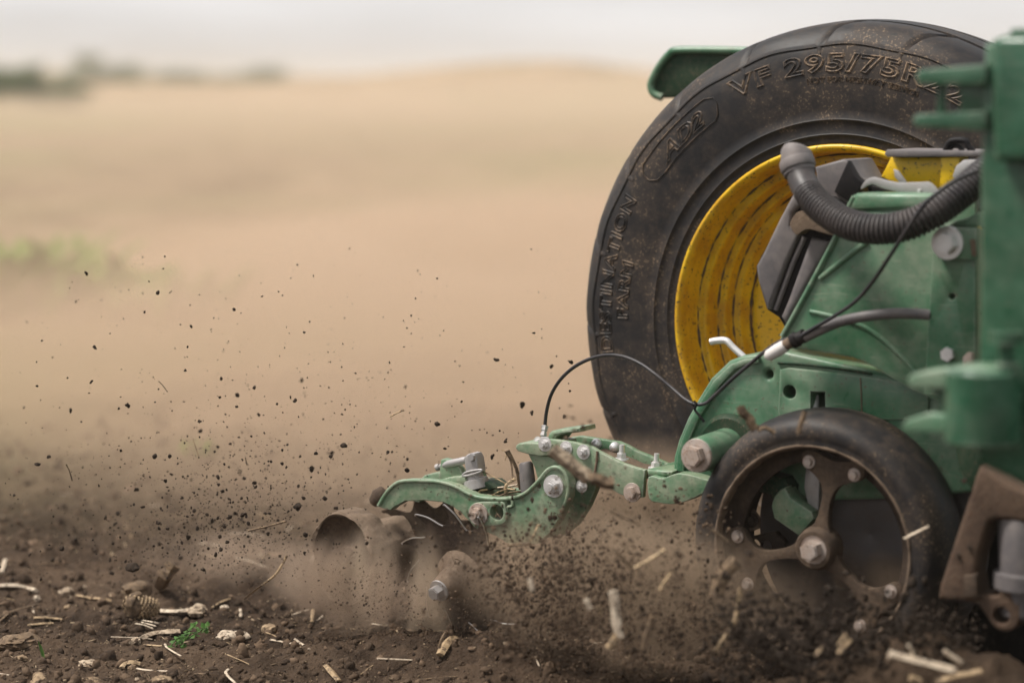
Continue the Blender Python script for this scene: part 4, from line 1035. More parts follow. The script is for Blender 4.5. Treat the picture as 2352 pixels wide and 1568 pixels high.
# straw trash riding on the row cleaner
TR = 'straw trash lying on the row cleaner'
rs = random.Random(5)
for i, (a, b, Y, r_, mt) in enumerate([((1250, 712), (1400, 720), 3.30, .0022, 'straw'), ((1390, 722), (1560, 690), 3.31, .0030, 'straw'), ((1430, 680), (1720, 700), 3.315, .0036, 'straw'), ((1480, 665), (1650, 690), 3.33, .0030, 'straw_pale'), ((1420, 545), (1640, 650), 3.33, .0020, 'straw'),
        ((1440, 590), (1700, 690), 3.335, .0020, 'straw_brown'), ((1650, 745), (1720, 615), 3.30, .0036, 'straw'), ((1640, 400), (1700, 620), 3.32, .0030, 'straw_brown'), ((1660, 395), (1760, 700), 3.315, .0062, 'straw_brown'), ((1610, 390), (1640, 470), 3.33, .0018, 'straw'), ((1500, 740), (1700, 745), 3.305, .0030, 'straw_brown'),
        ((1440, 735), (1500, 700), 3.30, .0026, 'straw'), ((1550, 690), (1750, 660), 3.32, .0032, 'straw_pale'), ((1560, 620), (1640, 660), 3.335, .0018, 'straw'), ((1460, 600), (1600, 640), 3.33, .0016, 'straw_pale'), ((1600, 750), (1770, 715), 3.30, .0034, 'straw_brown'), ((1350, 690), (1520, 745), 3.30, .0022, 'straw_brown'), ((1520, 760), (1650, 700), 3.295, .0026, 'straw')]):
    p, q = at(Z5(*a), Y), at(Z5(*b), Y + rs.uniform(-.006, .02))
    mid = p.lerp(q, .5) + Vector((rs.uniform(-.004, .004), rs.uniform(-.01, .01), rs.uniform(-.002, .005)))
    lab = 'broken straw in the trash pile on the row cleaner'
    if i == 8: lab = 'thick brown stalk standing up beside the grey rubber bumper'
    if i == 7: lab = 'thin brown straw leaning just left of the thick standing stalk'
    stalk('dry_straw', [p, mid, q], r_, mt, lab, 'straw', TR)

# ---- lying pieces one can pick out on the ground at lower left
LY = 'pieces lying on the soil'
for f, pts, r_, mt, lab, cat in [
    (Z7, [(-20, 690), (90, 688), (180, 704), (235, 722)], .0085, 'straw_pale', 'thick pale stalk entering at the left edge of the soil', 'stalk'),
    (Z7, [(-10, 892), (90, 850), (180, 825), (255, 808)], .0036, 'straw_brown', 'thin grey stick slanting at the left edge below the thick stalk', 'stick'),
    (Z7, [(-10, 925), (40, 880), (75, 855)], .0026, 'straw_brown', 'short stick crossing under the thin grey stick', 'stick'),
    (Z7, [(218, 898), (300, 896), (350, 902), (408, 908)], .0048, 'straw', 'upper of two short tan straws lying at left', 'straw'),
    (Z7, [(190, 945), (260, 938), (345, 934)], .0048, 'straw', 'lower of two short tan straws lying at left', 'straw'),
    (Z7, [(612, 768), (670, 776), (728, 786)], .0052, 'straw', 'tan straw lying above the corn cob', 'straw'),
    (Z7, [(960, 835), (1040, 852), (1140, 858), (1235, 850)], .0085, 'straw_pale', 'white bone-like stalk right of the corn cob', 'stalk'),
    (Z7, [(930, 1028), (1000, 1000), (1100, 988), (1210, 984)], .0085, 'husk', 'cream husk strip left of the green weed', 'husk'),
    (Z7, [(880, 935), (940, 945), (1000, 968)], .0028, 'straw_pale', 'lowest of three white root fibres at the corn cob', 'root'),
    (Z7, [(900, 922), (960, 935), (1020, 952)], .0026, 'straw_pale', 'middle of three white root fibres at the corn cob', 'root'),
    (Z7, [(920, 912), (980, 922), (1042, 934)], .0026, 'straw_pale', 'upper of three white root fibres at the corn cob', 'root'),
    (Z7, [(1765, 1040), (1860, 1056), (1952, 1074)], .0036, 'straw_pale', 'pale straw lying right of the cream stones', 'straw'),
    (Z7, [(1925, 1035), (1970, 1066), (2022, 1102)], .0036, 'straw_pale', 'pale straw slanting down right of the other pale straw', 'straw'),
    (Z7, [(1385, 828), (1440, 795), (1502, 772)], .0032, 'straw', 'tan straw lying right of the pale lump', 'straw'),
    (Z7, [(2130, 1210), (2170, 1255), (2215, 1310)], .0060, 'straw', 'tan stalk slanting at the bottom of the dusty streak', 'stalk'),
    (Z7, [(1570, 840), (1573, 865), (1572, 890)], .0030, 'straw_pale', 'tiny upright straw stub near the pale lump', 'straw'),
    (Z7, [(2045, 845), (2040, 885), (2038, 925)], .0038, 'straw', 'short upright tan straw at the foot of the drum spray', 'straw'),
    (Z7, [(10, 600), (22, 560), (35, 515)], .0050, 'straw_pale', 'upright pale stub at the left edge in the dust', 'stalk'),
    (Z7, [(940, 1072), (1000, 1078), (1060, 1082)], .0032, 'straw', 'straw lying under the green weed', 'straw'),
    (Z7, [(500, 752), (550, 758), (600, 772)], .0046, 'straw', 'straw left of the tan one above the corn cob', 'straw'),
    (Z7, [(795, 1222), (815, 1195), (860, 1186), (915, 1196)], .0050, 'straw', 'curved tan husk ring at the bottom of the soil', 'husk'),
    (Z7, [(860, 1060), (880, 1040), (905, 1060)], .0075, 'husk', 'crumpled husk scrap left of the cream husk strip', 'husk')]:
    stalk('plant_piece', gp(f, pts), r_, mt, lab, cat, LY)

def lump(name, f, px, r_m, mat, seed, label, cat, flat=.7, rough=.3, lift=.02, sub=3, smooth=40):
    r_m *= .78; rough *= 1.7
    me = shared_mesh(lump_mesh(seed, sub, rough, flat), M[mat], smooth)
    p = grd(f(*px)); return place(name, me, (p.x, p.y, p.z + r_m * lift), r_m, (0, 0, seed * 1.3), label, cat)
lump('pale_stone', Z7, (1290, 885), .022, 'husk', 11, 'big pale lump lying behind the green weed', 'stone', .8, .35, .5)
lump('stone', Z7, (1480, 1020), .016, 'straw_pale', 12, 'left of two cream stones right of the green weed', 'stone', .6)
lump('stone', Z7, (1590, 1015), .016, 'straw_pale', 13, 'right of two cream stones right of the green weed', 'stone', .5)
lump('stone', Z7, (1760, 985), .020, 'chip', 14, 'tan stone right of the cream stones', 'stone', .5)
lump('stone', Z7, (560, 1195), .015, 'husk', 15, 'flat cream stone near the bottom left', 'stone', .4)
lump('stone', Z7, (860, 1225), .012, 'chip', 16, 'tan stone inside the curved husk ring', 'stone', .6)
lump('stone', Z7, (245, 775), .011, 'straw_pale', 17, 'white stone under the thick pale stalk at left', 'stone', 1.0)
lump('stone', Z7, (430, 740), .018, 'husk', 18, 'pale blurred stone in the dust at left', 'stone', .6)
lump('stone', Z7, (590, 1310), .020, 'chip', 19, 'tan stone cut by the bottom edge', 'stone', .5)
lump('stone', Z7, (245, 1305), .026, 'chip', 20, 'tan chunk cut by the bottom edge at far left', 'stone', .6)
lump('stone', Z7, (440, 828), .011, 'chip', 21, 'orange tan stone left of the corn cob', 'stone', .7)
lump('stone', Z7, (515, 950), .009, 'straw_pale', 22, 'small white curved chip between the tan straws and the cob', 'stone', .5)
lump('stone', Z7, (1050, 1305), .018, 'chip', 23, 'tan stone near the bottom middle of the soil', 'stone', .5)
lump('stone', Z7, (140, 1170), .014, 'chip', 24, 'tan stone below the dark bark piece', 'stone', .6)
lump('stone', Z7, (1470, 835), .012, 'straw_pale', 25, 'small white stone right of the pale lump', 'stone', .8)
lump('bark_piece', Z7, (120, 1075), .036, 'straw_brown', 26, 'dark rotted bark piece at the left edge of the soil', 'bark', .5, .4, .2)
stalk('stalk_stump', gp(Z7, [(1050, 690)]) + dp(Z7, [(1075, 640), (1105, 590), (1135, 548)], 4.28), .0150, 'straw_brown', 'tan stalk stump standing up in the dust behind the soil', 'stump', flat=.7)
lump('clod', Z7, (870, 745), .030, 'straw_brown', 28, 'brown clod in the dust above the corn cob', 'clod', .6, .4, .2)

# corn cob
cobc = grd(Z7(930, 890)); cob = empty('corn_cob', cobc)
cdir = (grd(Z7(1040, 880)) - grd(Z7(820, 880))).normalized()
cpts = [cobc + cdir * t + Vector((0, 0, .017)) for t in np.linspace(-.034, .038, 9)]
link('cob_core', tube_mesh(cpts, [.010, .017, .0195, .0200, .0195, .0185, .0170, .0140, .008], 16), M['straw_brown'], cob, 60)
side = cdir.cross(Vector((0, 0, 1))).normalized(); kv, kf = [], []
for i in range(11):
    c_ = cobc + cdir * (-.028 + i * .0058) + Vector((0, 0, .017)); R_ = .0195 - .004 * max(0, (i - 6) / 4)
    for j in range(14):
        a = 2 * math.pi * (j + .5 * (i % 2)) / 14
        n_ = side * math.cos(a) + Vector((0, 0, 1)) * math.sin(a); t_ = n_.cross(cdir)
        b0 = len(kv); p = c_ + n_ * R_
        for du, dv in ((-1, -1), (1, -1), (1, 1), (-1, 1)): kv.append(p + cdir * du * .0022 + t_ * dv * .0030)
        kv.append(p + n_ * .0026)
        kf += [(b0, b0 + 1, b0 + 4), (b0 + 1, b0 + 2, b0 + 4), (b0 + 2, b0 + 3, b0 + 4), (b0 + 3, b0, b0 + 4)]
ks = link('kernel_sockets', mesh_from(kv, kf), M['straw'], cob); ks['kind'] = 'stuff'
hk = [cobc + cdir * t + Vector((0, 0, z)) for t, z in ((-.030, .000), (-.037, .014), (-.036, .026), (-.026, .036), (-.008, .0395))]
roughen(link('husk', tube_mesh(spline([tuple(p) for p in hk], 6), [.003] + [.0075] * 23 + [.002], 12, flat=.45), M['straw_brown'], cob, 60), .004, 60)
tag(cob, 'brown corn cob lying on the soil left of the green weed', 'corn cob')

# green weed and grass blade
def small_weed():
    g = grd(Z7(1200, 1075)); w = empty('green_weed', g)
    r = random.Random(3)
    stems = [[(1105, 1095), (1150, 1040), (1215, 1005), (1300, 990)], [(1150, 1085), (1200, 1010), (1260, 960), (1275, 935)], [(1230, 1030), (1300, 985), (1345, 960)], [(1180, 1075), (1190, 1050), (1195, 1040)]]
    d0 = (g - CAM).dot(FW)
    for st_ in stems:
        pts = [deep(Z7(*p), d0 - .01 + .006 * k) for k, p in enumerate(st_)]
        link('stem', tube_mesh(spline([tuple(p) for p in pts], 4), .0010, 6), M['leaf'], w, 60)
    for x, y, s_ in [(1110, 1085, 30), (1130, 1050, 38), (1150, 1025, 30), (1185, 1015, 32), (1225, 1000, 34), (1240, 975, 30), (1262, 948, 40), (1280, 935, 34), (1250, 960, 28), (1290, 965, 30), (1330, 950, 44), (1355, 940, 36), (1345, 975, 34), (1310, 985, 26), (1190, 1078, 30), (1120, 1095, 26), (1160, 1040, 26), (1210, 985, 24), (1350, 990, 24), (1275, 1000, 22)]:
        c_ = deep(Z7(x, y), d0 + r.uniform(-.02, .015)); L_ = s_ * .35156 * d0 / FPX * .62
        a = r.uniform(0, 6.28); t_ = Vector((math.cos(a), math.sin(a), r.uniform(-.1, .6))).normalized()
        nrm = (Vector((r.uniform(-.5, .5), r.uniform(-.9, .1), .8))).normalized(); b_ = nrm.cross(t_).normalized(); t_ = b_.cross(nrm)
        out = []
        for k in range(11):
            q = 2 * math.pi * k / 11; rad_ = L_ * (1 + .22 * math.cos(5 * q + 1))
            out.append(c_ + t_ * math.cos(q) * rad_ + b_ * math.sin(q) * rad_ * .72 + nrm * L_ * .22 * math.cos(2 * q))
        me = mesh_from([c_ - nrm * L_ * .1] + out, [(0, 1 + k, 1 + (k + 1) % 11) for k in range(11)])
        link('leaf', me, M['leaf'], w, 70)
    for _ in range(26):
        a = r.random(); b_ = r.choice(stems); k = r.randrange(len(b_) - 1)
        x = b_[k][0] + (b_[k + 1][0] - b_[k][0]) * a; y = b_[k][1] + (b_[k + 1][1] - b_[k][1]) * a
        c_ = deep(Z7(x + r.uniform(-22, 22), y + r.uniform(-22, 22)), d0 + r.uniform(-.025, .02)); L_ = r.uniform(.003, .006)
        nrm = Vector((r.uniform(-.8, .8), r.uniform(-.9, .3), r.uniform(.2, 1))).normalized(); t_ = nrm.orthogonal().normalized(); b2 = nrm.cross(t_)
        out = [c_ + t_ * math.cos(q) * L_ * (1 + .2 * math.cos(3 * q)) + b2 * math.sin(q) * L_ * .7 + nrm * L_ * .3 * math.cos(2 * q) for q in [2 * math.pi * j / 8 for j in range(8)]]
        link('leaf', mesh_from([c_] + out, [(0, 1 + j, 1 + (j + 1) % 8) for j in range(8)]), M['leaf'], w, 70)
    tag(w, 'small bright green weed sprouting from the soil at lower left', 'weed')
small_weed()
gb = grd(Z7(280, 1165)); d0 = (gb - CAM).dot(FW)
bp_ = [deep(Z7(*p), d0) for p in ((285, 1165), (272, 1110), (250, 1048))]
bv = []
for p, k in zip(spline([tuple(q) for q in bp_], 4), (.0012, .0022, .0026, .0028, .0027, .0024, .0019, .0012, .0002)):
    p = Vector(p); bv += [p - RT * k, p + FW * k * .6, p + RT * k]
tag(link('grass_blade', mesh_from(bv, [(3 * i + j, 3 * i + j + 1, 3 * i + j + 4, 3 * i + j + 3) for i in range(8) for j in (0, 1)]), M['leaf'], None, 70), 'single green grass blade at the bark piece', 'grass')

# ---- scattered bits over the worked soil
def ground_spot(vmin=3.45, vmax=6.4, p=1.6):
    v_ = vmin + (vmax - vmin) * random.random() ** p
    u_ = random.uniform(-.225, .225) * v_
    x, y = uv_to_xy(u_, v_)
    return x, y, hgt(x, y)
smesh = []
for k in range(6):
    rr_ = random.Random(k); L_ = .02 + .006 * k
    pts = [(-L_, 0, 0), (-L_ * .3, rr_.uniform(-.1, .1) * L_, .001), (L_ * .4, rr_.uniform(-.12, .12) * L_, .002), (L_, rr_.uniform(-.2, .2) * L_, 0)]
    smesh.append(shared_mesh(tube_mesh(spline(pts, 2), .0014 + .0004 * (k % 3), 6, flat=.5), M[('straw', 'straw_brown', 'straw_pale')[k % 3]], 50))
for i in range(170):
    x, y, z = ground_spot()
    place('broken_straw', random.choice(smesh), (x, y, z + .003), random.uniform(.5, 1.15), (random.uniform(-.2, .2), random.uniform(-.25, .25), random.uniform(0, 6.28)), 'small broken straw lying among many on the dark soil', 'straw', 'small broken straws scattered on the soil')
cmesh = [shared_mesh(lump_mesh(60 + k, 1, .4, .55), M[('chip', 'chip', 'husk')[k % 3]], 40) for k in range(6)]
for i in range(150):
    x, y, z = ground_spot()
    place('stone_chip', random.choice(cmesh), (x, y, z - .001), random.uniform(.0025, .0075), None, 'small tan chip lying among many on the dark soil', 'stone', 'small tan chips scattered on the soil')

def many_lumps(name, C_, S_, mat, label, base_n=10, sub=1):
    """thousands of soil crumbs too small to pick apart, in one mesh"""
    bases = []
    for k in range(base_n):
        me = lump_mesh(200 + k, sub, .8); bases.append((np.array([v.co[:] for v in me.vertices]), np.array([p.vertices[:] for p in me.polygons]))); bpy.data.meshes.remove(me)
    Vs, Fs, o_ = [], [], 0
    for i in range(len(C_)):
        b = bases[i % base_n]; a = RNG.uniform(0, 6.28); ca, sa = math.cos(a), math.sin(a)
        Rm = np.array([[ca, -sa, 0], [sa, ca, 0], [0, 0, 1]])
        if i % 2: Rm = Rm[:, [2, 0, 1]]
        Vs.append((b[0] * RNG.uniform(.6, 1.35, 3)) @ Rm.T * S_[i] + C_[i]); Fs.append(b[1] + o_); o_ += len(b[0])
    o = link(name, fast_mesh(np.concatenate(Vs), np.concatenate(Fs)), M[mat], None)
    return tag(o, label, None, None, 'stuff')
n = 26000
v_ = 3.35 + 3.2 * RNG.random(n) ** 1.7; u_ = RNG.uniform(-.235, .235, n) * v_
x_, y_ = uv_to_xy(u_, v_); z_ = soil_height(x_, y_)
s_ = .0012 + .0070 * RNG.random(n) ** 6.5
many_lumps('soil_crumbs', np.stack([x_, y_, z_ + s_ * .25], 1), s_, 'crumb', 'dark soil crumbs covering the worked ground')

# larger half-buried clods and fine chaff, too many to pick apart
n = 380
v_ = 3.4 + 3.4 * RNG.random(n) ** 1.4; u_ = RNG.uniform(-.235, .235, n) * v_
x_, y_ = uv_to_xy(u_, v_); s_ = .005 + .0085 * RNG.random(n) ** 2.2
many_lumps('soil_clods', np.stack([x_, y_, soil_height(x_, y_) - s_ * .25], 1), s_, 'crumb', 'rough clods half buried in the worked ground', 10, 2)
n = 5200
v_ = 3.35 + 3.0 * RNG.random(n) ** 1.7; u_ = RNG.uniform(-.235, .235, n) * v_
x_, y_ = uv_to_xy(u_, v_); z_ = soil_height(x_, y_) + .0022
a_ = RNG.uniform(0, 6.28, n); l_ = .0012 + .0055 * RNG.random(n) ** 3; w_ = .0006 + .0010 * RNG.random(n); t_ = RNG.normal(0, .35, n)
dx, dy, dz = np.cos(a_) * l_, np.sin(a_) * l_, np.sin(t_) * l_
ex, ey = -np.sin(a_) * w_, np.cos(a_) * w_
cc = np.stack([x_, y_, z_], 1); D_ = np.stack([dx, dy, dz], 1); E_ = np.stack([ex, ey, w_ * .6], 1); Tn = np.stack([0 * w_, 0 * w_, w_ * .8], 1)
Vc = np.stack([cc - D_ - E_, cc - D_ * .9 + E_, cc + D_ + E_ * .8, cc + D_ * .95 - E_, cc + Tn, cc - Tn], 1).reshape(-1, 3)
b6 = np.arange(n)[:, None] * 6
Fc = np.concatenate([b6 + np.array(q) for q in ((0, 1, 4), (1, 2, 4), (2, 3, 4), (3, 0, 4), (1, 0, 5), (2, 1, 5), (3, 2, 5), (0, 3, 5))])
tag(link('chaff', fast_mesh(Vc, Fc), M['chaff'], None), 'fine tan chaff strewn over the worked soil', None, None, 'stuff')

# ---- flying soil
flist = [(Z8, 883, 290, 12), (Z8, 530, 600, 12), (Z8, 1313, 391, 9), (Z8, 235, 562, 8), (Z8, 1050, 599, 6), (Z8, 1703, 518, 7), (Z8, 1038, 729, 7), (Z8, 1228, 880, 8), (Z8, 1325, 933, 10), (Z8, 1553, 918, 8), (Z8, 1447, 977, 10), (Z8, 1926, 1148, 14), (Z8, 1744, 1283, 17), (Z8, 212, 1254, 16), (Z8, 272, 1211, 10), (Z8, 928, 1347, 10), (Z8, 1222, 1157, 10), (Z8, 1290, 1141, 9), (Z8, 1204, 1184, 8), (Z8, 1118, 1014, 12), (Z8, 1669, 1492, 17), (Z8, 800, 1494, 10), (Z8, 660, 1530, 9), (Z8, 1287, 1550, 13), (Z8, 1250, 1407, 10), (Z8, 1363, 1333, 11), (Z8, 665, 942, 8), (Z8, 1255, 1256, 8), (Z8, 1602, 1272, 8), (Z8, 1518, 1241, 8), (Z8, 553, 1375, 8), (Z8, 1853, 1212, 9), (Z8, 733, 1127, 6), (Z8, 1697, 1445, 11), (Z8, 456, 1018, 6), (Z8, 1480, 1250, 6), (Z8, 1085, 1416, 8), (Z8, 1375, 1468, 9), (Z8, 750, 1477, 7), (Z8, 1070, 1497, 8), (Z8, 1317, 1530, 9), (Z8, 1512, 1530, 9), (Z8, 80, 1428, 7),
         (Z5, 375, 352, 20), (Z5, 720, 408, 18), (Z5, 875, 550, 20), (Z5, 125, 540, 23), (Z5, 1113, 188, 19), (Z5, 1535, 445, 18), (Z5, 1165, 378, 12), (Z5, 1850, 98, 13), (Z5, 2105, 128, 13), (Z5, 20, 830, 26), (Z5, 315, 845, 17), (Z5, 75, 1060, 18), (Z5, 270, 440, 15), (Z5, 875, 460, 12),
         (Z6, 590, 270, 18), (Z6, 435, 300, 15), (Z6, 5, 250, 15), (Z6, 200, 600, 24), (Z6, 282, 662, 13), (Z6, 537, 692, 13), (Z6, 582, 495, 11), (Z6, 75, 885, 20),
         (Z7, 403, 447, 17), (Z7, 935, 175, 14), (Z7, 1500, 243, 17), (Z7, 1945, 170, 22), (Z7, 1230, 372, 14), (Z7, 1480, 405, 13), (Z7, 1610, 235, 12), (Z7, 1625, 285, 13), (Z7, 1095, 315, 12), (Z7, 1435, 370, 13), (Z7, 1040, 312, 13), (Z7, 690, 243, 13), (Z7, 770, 215, 10), (Z7, 1390, 262, 14), (Z7, 1730, 215, 12), (Z7, 1595, 430, 11), (Z7, 735, 605, 16), (Z7, 1455, 70, 14), (Z7, 1995, 360, 14), (Z7, 820, 530, 11), (Z7, 1410, 485, 14), (Z7, 720, 515, 11), (Z7, 190, 485, 10)]
clm = [shared_mesh(lump_mesh(100 + k, 2, .85), M['clod'], 50) for k in range(9)]
LABC = 'dark soil clod flying among many through the dusty air'
GRC = 'soil clods flying through the dust'
SC = {Z5: .293, Z6: .2929, Z7: .35156, Z8: .41016}
for i, (f, x, y, r_) in enumerate(flist):
    d = F0 + random.gauss(0, .12)
    lab = LABC
    if (f, x, y) == (Z8, 883, 290): lab = 'lone dark clod flying highest at the left of the dust'
    if (f, x, y) == (Z8, 530, 600): lab = 'dark clod flying far left, below the highest lone clod'
    place('soil_clod', clm[i % 9], deep(f(x, y), d), r_ * SC[f] * d / FPX * .92, None, lab, 'clod', GRC)
place('soil_clod', clm[4], deep(Z7(872, 568), 3.9), 34 * .35156 * 3.9 / FPX, None, 'largest dark clod, just above the soil at left', 'clod', GRC)
def spray_px(n, seed):
    """where the thrown soil hangs in the air: thick near the drum, thinning up and to the left"""
    r = np.random.default_rng(seed); out = []
    while len(out) < n:
        k = r.random()
        if k < .42: x, y = r.normal(560, 120), r.normal(1195, 75)
        elif k < .62: x, y = r.normal(400, 190), r.normal(1150, 120)
        elif k < .80: x, y = r.normal(700, 260), r.normal(1030, 130)
        elif k < .90: x, y = r.normal(330, 200), r.normal(1260, 45)
        else: x, y = r.uniform(20, 1340), r.uniform(560, 1150)
        if y > 1345 or x < -20 or x > 1345 or (x > 1230 and y > 960): continue
        out.append((x, y))
    return out
for i, (x, y) in enumerate(spray_px(190, 3)):
    d = F0 + random.gauss(0, .20); px = 1.6 + 3.6 * random.random() ** 2.4
    place('soil_clod', clm[i % 9], deep((x, y), d), px * d / FPX, None, LABC, 'clod', GRC)
C_, S_ = [], []
for x, y in spray_px(5200, 4):
    d = F0 + float(np.clip(RNG.normal(0, .24), -.5, .6)); C_.append(deep((x, y), d)[:]); S_.append((.45 + 1.7 * RNG.random() ** 3.2) * d / FPX)
many_lumps('flying_soil', np.array(C_), np.array(S_), 'clod', 'fine dark soil grains thrown up left of the planter')
# soil boiling up in front of the gauge wheel and under the row cleaner: grains flung along arcs
def arcs(n_arc, per, x0, x1, y0, y1, d0_, d1_, lx, ly, spread, smin, smax, pw):
    C_, S_ = [], []
    for _ in range(n_arc):
        sx, sy, d = RNG.uniform(x0, x1), RNG.uniform(y0, y1), RNG.uniform(d0_, d1_)
        vx, vy = RNG.normal(-lx, lx * .55), -abs(RNG.normal(ly, ly * .45)); clump = RNG.uniform(.5, 1.4)
        for _ in range(int(per * RNG.uniform(.4, 1.6))):
            t = RNG.random() ** 1.3
            x = sx + vx * t + RNG.normal() * spread * (.25 + t); y = sy + vy * (2 * t - t * t) + RNG.normal() * spread * (.25 + .8 * t)
            if x > 2420 or y > 1610: continue
            C_.append(deep((x, y), d + RNG.normal() * .04)[:]); S_.append((smin + smax * RNG.random() ** pw) * clump * d / FPX)
    return C_, S_
C_, S_ = arcs(120, 150, 1160, 1680, 1330, 1560, 3.25, 3.62, 120, 145, 38, .6, 3.6, 3.6)
c2, s2 = arcs(30, 60, 760, 1150, 1380, 1470, 3.50, 3.80, 110, 110, 26, .5, 1.9, 3.6)
many_lumps('soil_spray', np.array(C_ + c2), np.array(S_ + s2), 'crumb', 'brown soil grains thrown up in arcs under the row cleaner')
C_, S_ = arcs(95, 95, 1680, 2260, 1455, 1600, 3.10, 3.36, 55, 85, 40, .8, 6.5, 3.6)
many_lumps('soil_spray', np.array(C_), np.array(S_), 'clod', 'dark soil boiling up in front of the gauge wheel')

# ================================================================== DUST
def haze_box():
    lo, hi = -1.2, 5.0
    x0, x1, y0, y1 = -520, 520, -420, 520
    c = [(x0, y0, lo), (x1, y0, lo), (x1, y1, lo), (x0, y1, lo), (x0, y0, hi), (x1, y0, hi), (x1, y1, hi), (x0, y1, hi)]
    me = mesh_from(c, [(3, 2, 1, 0), (4, 5, 6, 7), (0, 1, 5, 4), (1, 2, 6, 5), (2, 3, 7, 6), (3, 0, 4, 7)])
    o = link('haze', me, dust_mat('haze_air', .0020, (.90, .82, .72)))
    tag(o, 'thin dusty haze hanging over the whole field', None, None, 'stuff')
haze_box()
def dust_bank():
    """low rolling bank of dust drifting off the machine over the field behind it"""
    us_ = np.linspace(-1, 1, 60); vs_ = np.concatenate([np.linspace(0, 1, 50) ** 2.0])
    top, bot = [], []
    for i, w in enumerate(vs_):
        for u_ in us_:
            start = 4.25 + 2.0 * max(0, -u_ - .05) + .25 * math.sin(u_ * 9)
            v_ = start + (78 - start) * w
            half = 1.6 + v_ * .34
            u = u_ * half
            x, y = uv_to_xy(u, v_)
            lf = min(1, max(.50, .84 + .55 * u_))
            h = lf * (.62 + .30 * min(1, (v_ - start) / 5) + .0052 * v_ + .0035 * v_ * (float(fbm(np.array(u * 4.2 / v_ * 3 + 3), np.array(v_ * .05), 3)) - .4) * 2.2)
            e = min(1, (1 - abs(u_)) * 6) * min(1, w * 60 + .02) * min(1, (1 - w) * 8)
            top.append((x, y, .0 + h * max(.02, e) ** .5)); bot.append((x, y, -.35))
    n, m_ = len(us_), len(vs_)
    V = np.array(top + bot); I = np.arange(n * m_).reshape(m_, n); J = I + n * m_
    F = [np.stack([I[:-1, :-1], I[:-1, 1:], I[1:, 1:], I[1:, :-1]], -1).reshape(-1, 4), np.stack([J[:-1, :-1], J[1:, :-1], J[1:, 1:], J[:-1, 1:]], -1).reshape(-1, 4)]
    for a, b in ((I[0], J[0]), (J[-1], I[-1])): F.append(np.stack([a[:-1], b[:-1], b[1:], a[1:]], -1))
    for a, b in ((J[:, 0], I[:, 0]), (I[:, -1], J[:, -1])): F.append(np.stack([a[:-1], b[:-1], b[1:], a[1:]], -1))
    me = fast_mesh(V, np.concatenate(F))
    bm = bmesh.new(); bm.from_mesh(me); me2 = bm_mesh(bm)
    o = link('dust_cloud', me2, dust_mat('field_dust', .022, (.88, .70, .53), .1), None, 179)
    tag(o, 'thin tan dust drifting low over the far field', None, None, 'stuff')
dust_bank()

def dust_roll(k, hs, dens, color, label):
    """thick rolling dust just behind the machine: a closed lumpy body, deepest near the tyre and thinning to the left"""
    n, m_ = 90, 70
    us_ = np.linspace(-1, 1, n); ws_ = np.linspace(0, 1, m_)
    U_, W_ = np.meshgrid(us_, ws_)
    start = 4.22 + .22 * k + 3.0 * np.clip(-U_ - .10, 0, 1) + .15 * np.sin(U_ * 7)
    end = 15.5 + 3 * np.sin(U_ * 5 + 1) - 3.0 * np.clip(-U_ - .3, 0, 1)
    v_ = start + (end - start) * W_ ** 1.5
    u = U_ * (1.5 + v_ * .30)
    x, y = uv_to_xy(u, v_)
    lump_ = fbm(u * (1.0 + .15 * k) + 7 + 3.7 * k, v_ * .55 + 3 + 1.9 * k, 4, .55)
    h = hs * (-.02 + 1.28 * lump_) * (.78 + .32 * np.clip(U_ + .3, 0, 1)) * (1 - .35 * W_ ** 2)
    edge = np.clip((1 - np.abs(U_)) * 5, 0, 1) * np.clip(W_ * 5, 0, 1) * np.clip((1 - W_) * 3, 0, 1)
    h = h * np.maximum(edge, 0) ** .6 + .003
    top = np.stack([x, y, h], -1).reshape(-1, 3); bot = np.stack([x, y, h * 0 - .30], -1).reshape(-1, 3)
    V = np.concatenate([top, bot]); I = np.arange(n * m_).reshape(m_, n); J = I + n * m_
    F = [np.stack([I[:-1, :-1], I[:-1, 1:], I[1:, 1:], I[1:, :-1]], -1).reshape(-1, 4), np.stack([J[:-1, :-1], J[1:, :-1], J[1:, 1:], J[:-1, 1:]], -1).reshape(-1, 4)]
    for a, b in ((I[0], J[0]), (J[-1], I[-1])): F.append(np.stack([a[:-1], b[:-1], b[1:], a[1:]], -1))
    for a, b in ((J[:, 0], I[:, 0]), (I[:, -1], J[:, -1])): F.append(np.stack([a[:-1], b[:-1], b[1:], a[1:]], -1))
    me = fast_mesh(V, np.concatenate(F)); bm = bmesh.new(); bm.from_mesh(me)
    o = link('dust_cloud', bm_mesh(bm), dust_mat('rolling_dust', dens, color, .1), None, 179)
    tag(o, label, None, None, 'stuff')
dust_roll(0, 1.22, .060, (.80, .615, .455), 'thinnest and highest tan dust cloud behind the planter')
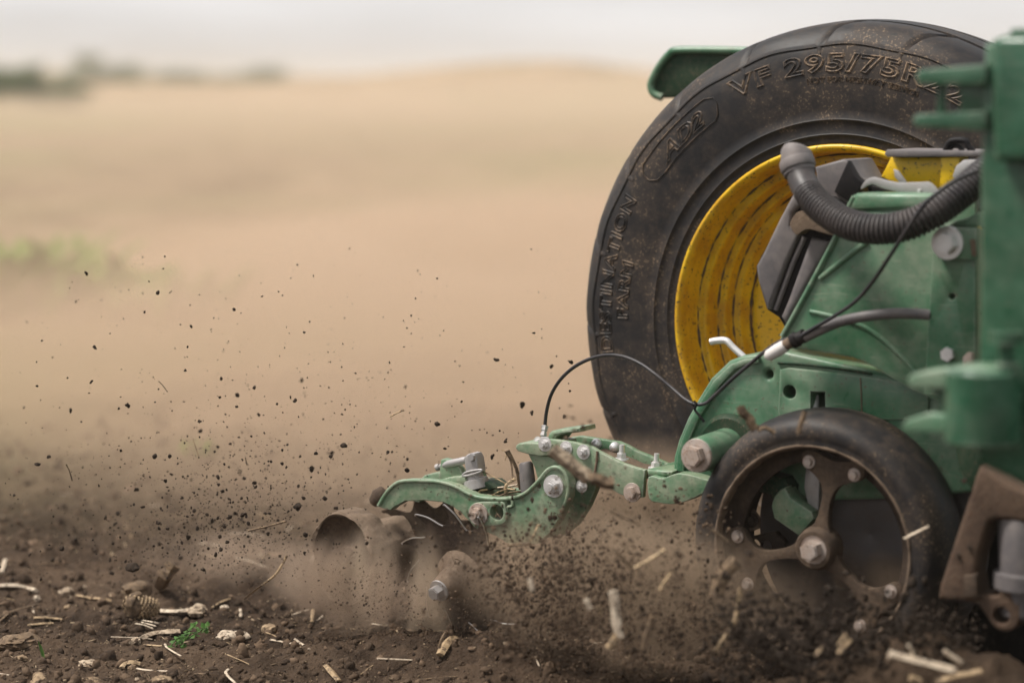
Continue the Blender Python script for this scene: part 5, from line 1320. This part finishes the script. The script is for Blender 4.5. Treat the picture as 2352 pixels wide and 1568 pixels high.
dust_roll(1, 1.02, .085, (.80, .61, .45), 'high tan dust cloud behind the planter')
dust_roll(2, .82, .110, (.76, .57, .41), 'browner dust cloud low behind the planter')
dust_roll(3, .64, .200, (.82, .63, .47), 'lower pale dust cloud behind the planter')
dust_roll(4, .48, .270, (.76, .575, .42), 'thickest brown dust cloud hugging the ground behind the planter')

def plume(px, Y, size, density, color, noisy, label, seed, tilt=0.):
    me = lump_mesh(seed, 3, .04)
    c = at(px, Y)
    R_ = Matrix.Rotation(tilt, 4, 'Y')
    me.transform(Matrix.Diagonal((*size, 1)))
    o = link('dust_plume', me, dust_mat('plume_dust', density, color, .1, noisy, (.5, .5, .5)), None, 179)
    o.location = c; o.rotation_euler = (0, tilt, 0)
    return tag(o, label, None, None, 'stuff')
BRN = (.60, .46, .335)
plume((1370, 1270), 3.57, (.50, .115, .23), 36, BRN, (5, .22, .56, (1, 1, .6)), 'brown dust boiling up between the row cleaner and the big tyre', 301)
plume((1500, 1120), 3.60, (.22, .06, .17), 30, (.70, .54, .40), (7, .30, .62, (1, 1, .6)), 'dust curling over the foot of the big tyre', 307)
plume((1430, 1360), 3.10, (.38, .09, .21), 42, BRN, (9, .38, .60, (1, 1, .36)), 'brown dust streaking up under the row cleaner', 302)
plume((1880, 1450), 3.10, (.36, .075, .12), 8, (.36, .27, .20), (10, .42, .64, (1, 1, .5)), 'dark dust rolling in front of the gauge wheel', 303)
plume((610, 1300), 3.42, (.40, .17, .11), 11, (.66, .51, .385), (7, .36, .66, (1, 1, .6)), 'thin brown dust over the soil left of the drum', 304)
plume((910, 1370), 3.18, (.15, .05, .19), 50, (.86, .69, .52), (11, .47, .62, (1, 1, .22)), 'pale streak of dust falling left of the toothed wheel', 305, -.45)
plume((815, 1345), 3.14, (.22, .06, .12), 44, (.64, .49, .37), (10, .36, .60, (1, 1, .4)), 'brown dust hiding the foot of the muddy drum', 306)
plume((1985, 1330), 3.285, (.17, .035, .09), 60, (.55, .42, .31), (12, .36, .60, (1, 1, .5)), 'brown dust inside the gauge wheel rim', 308)
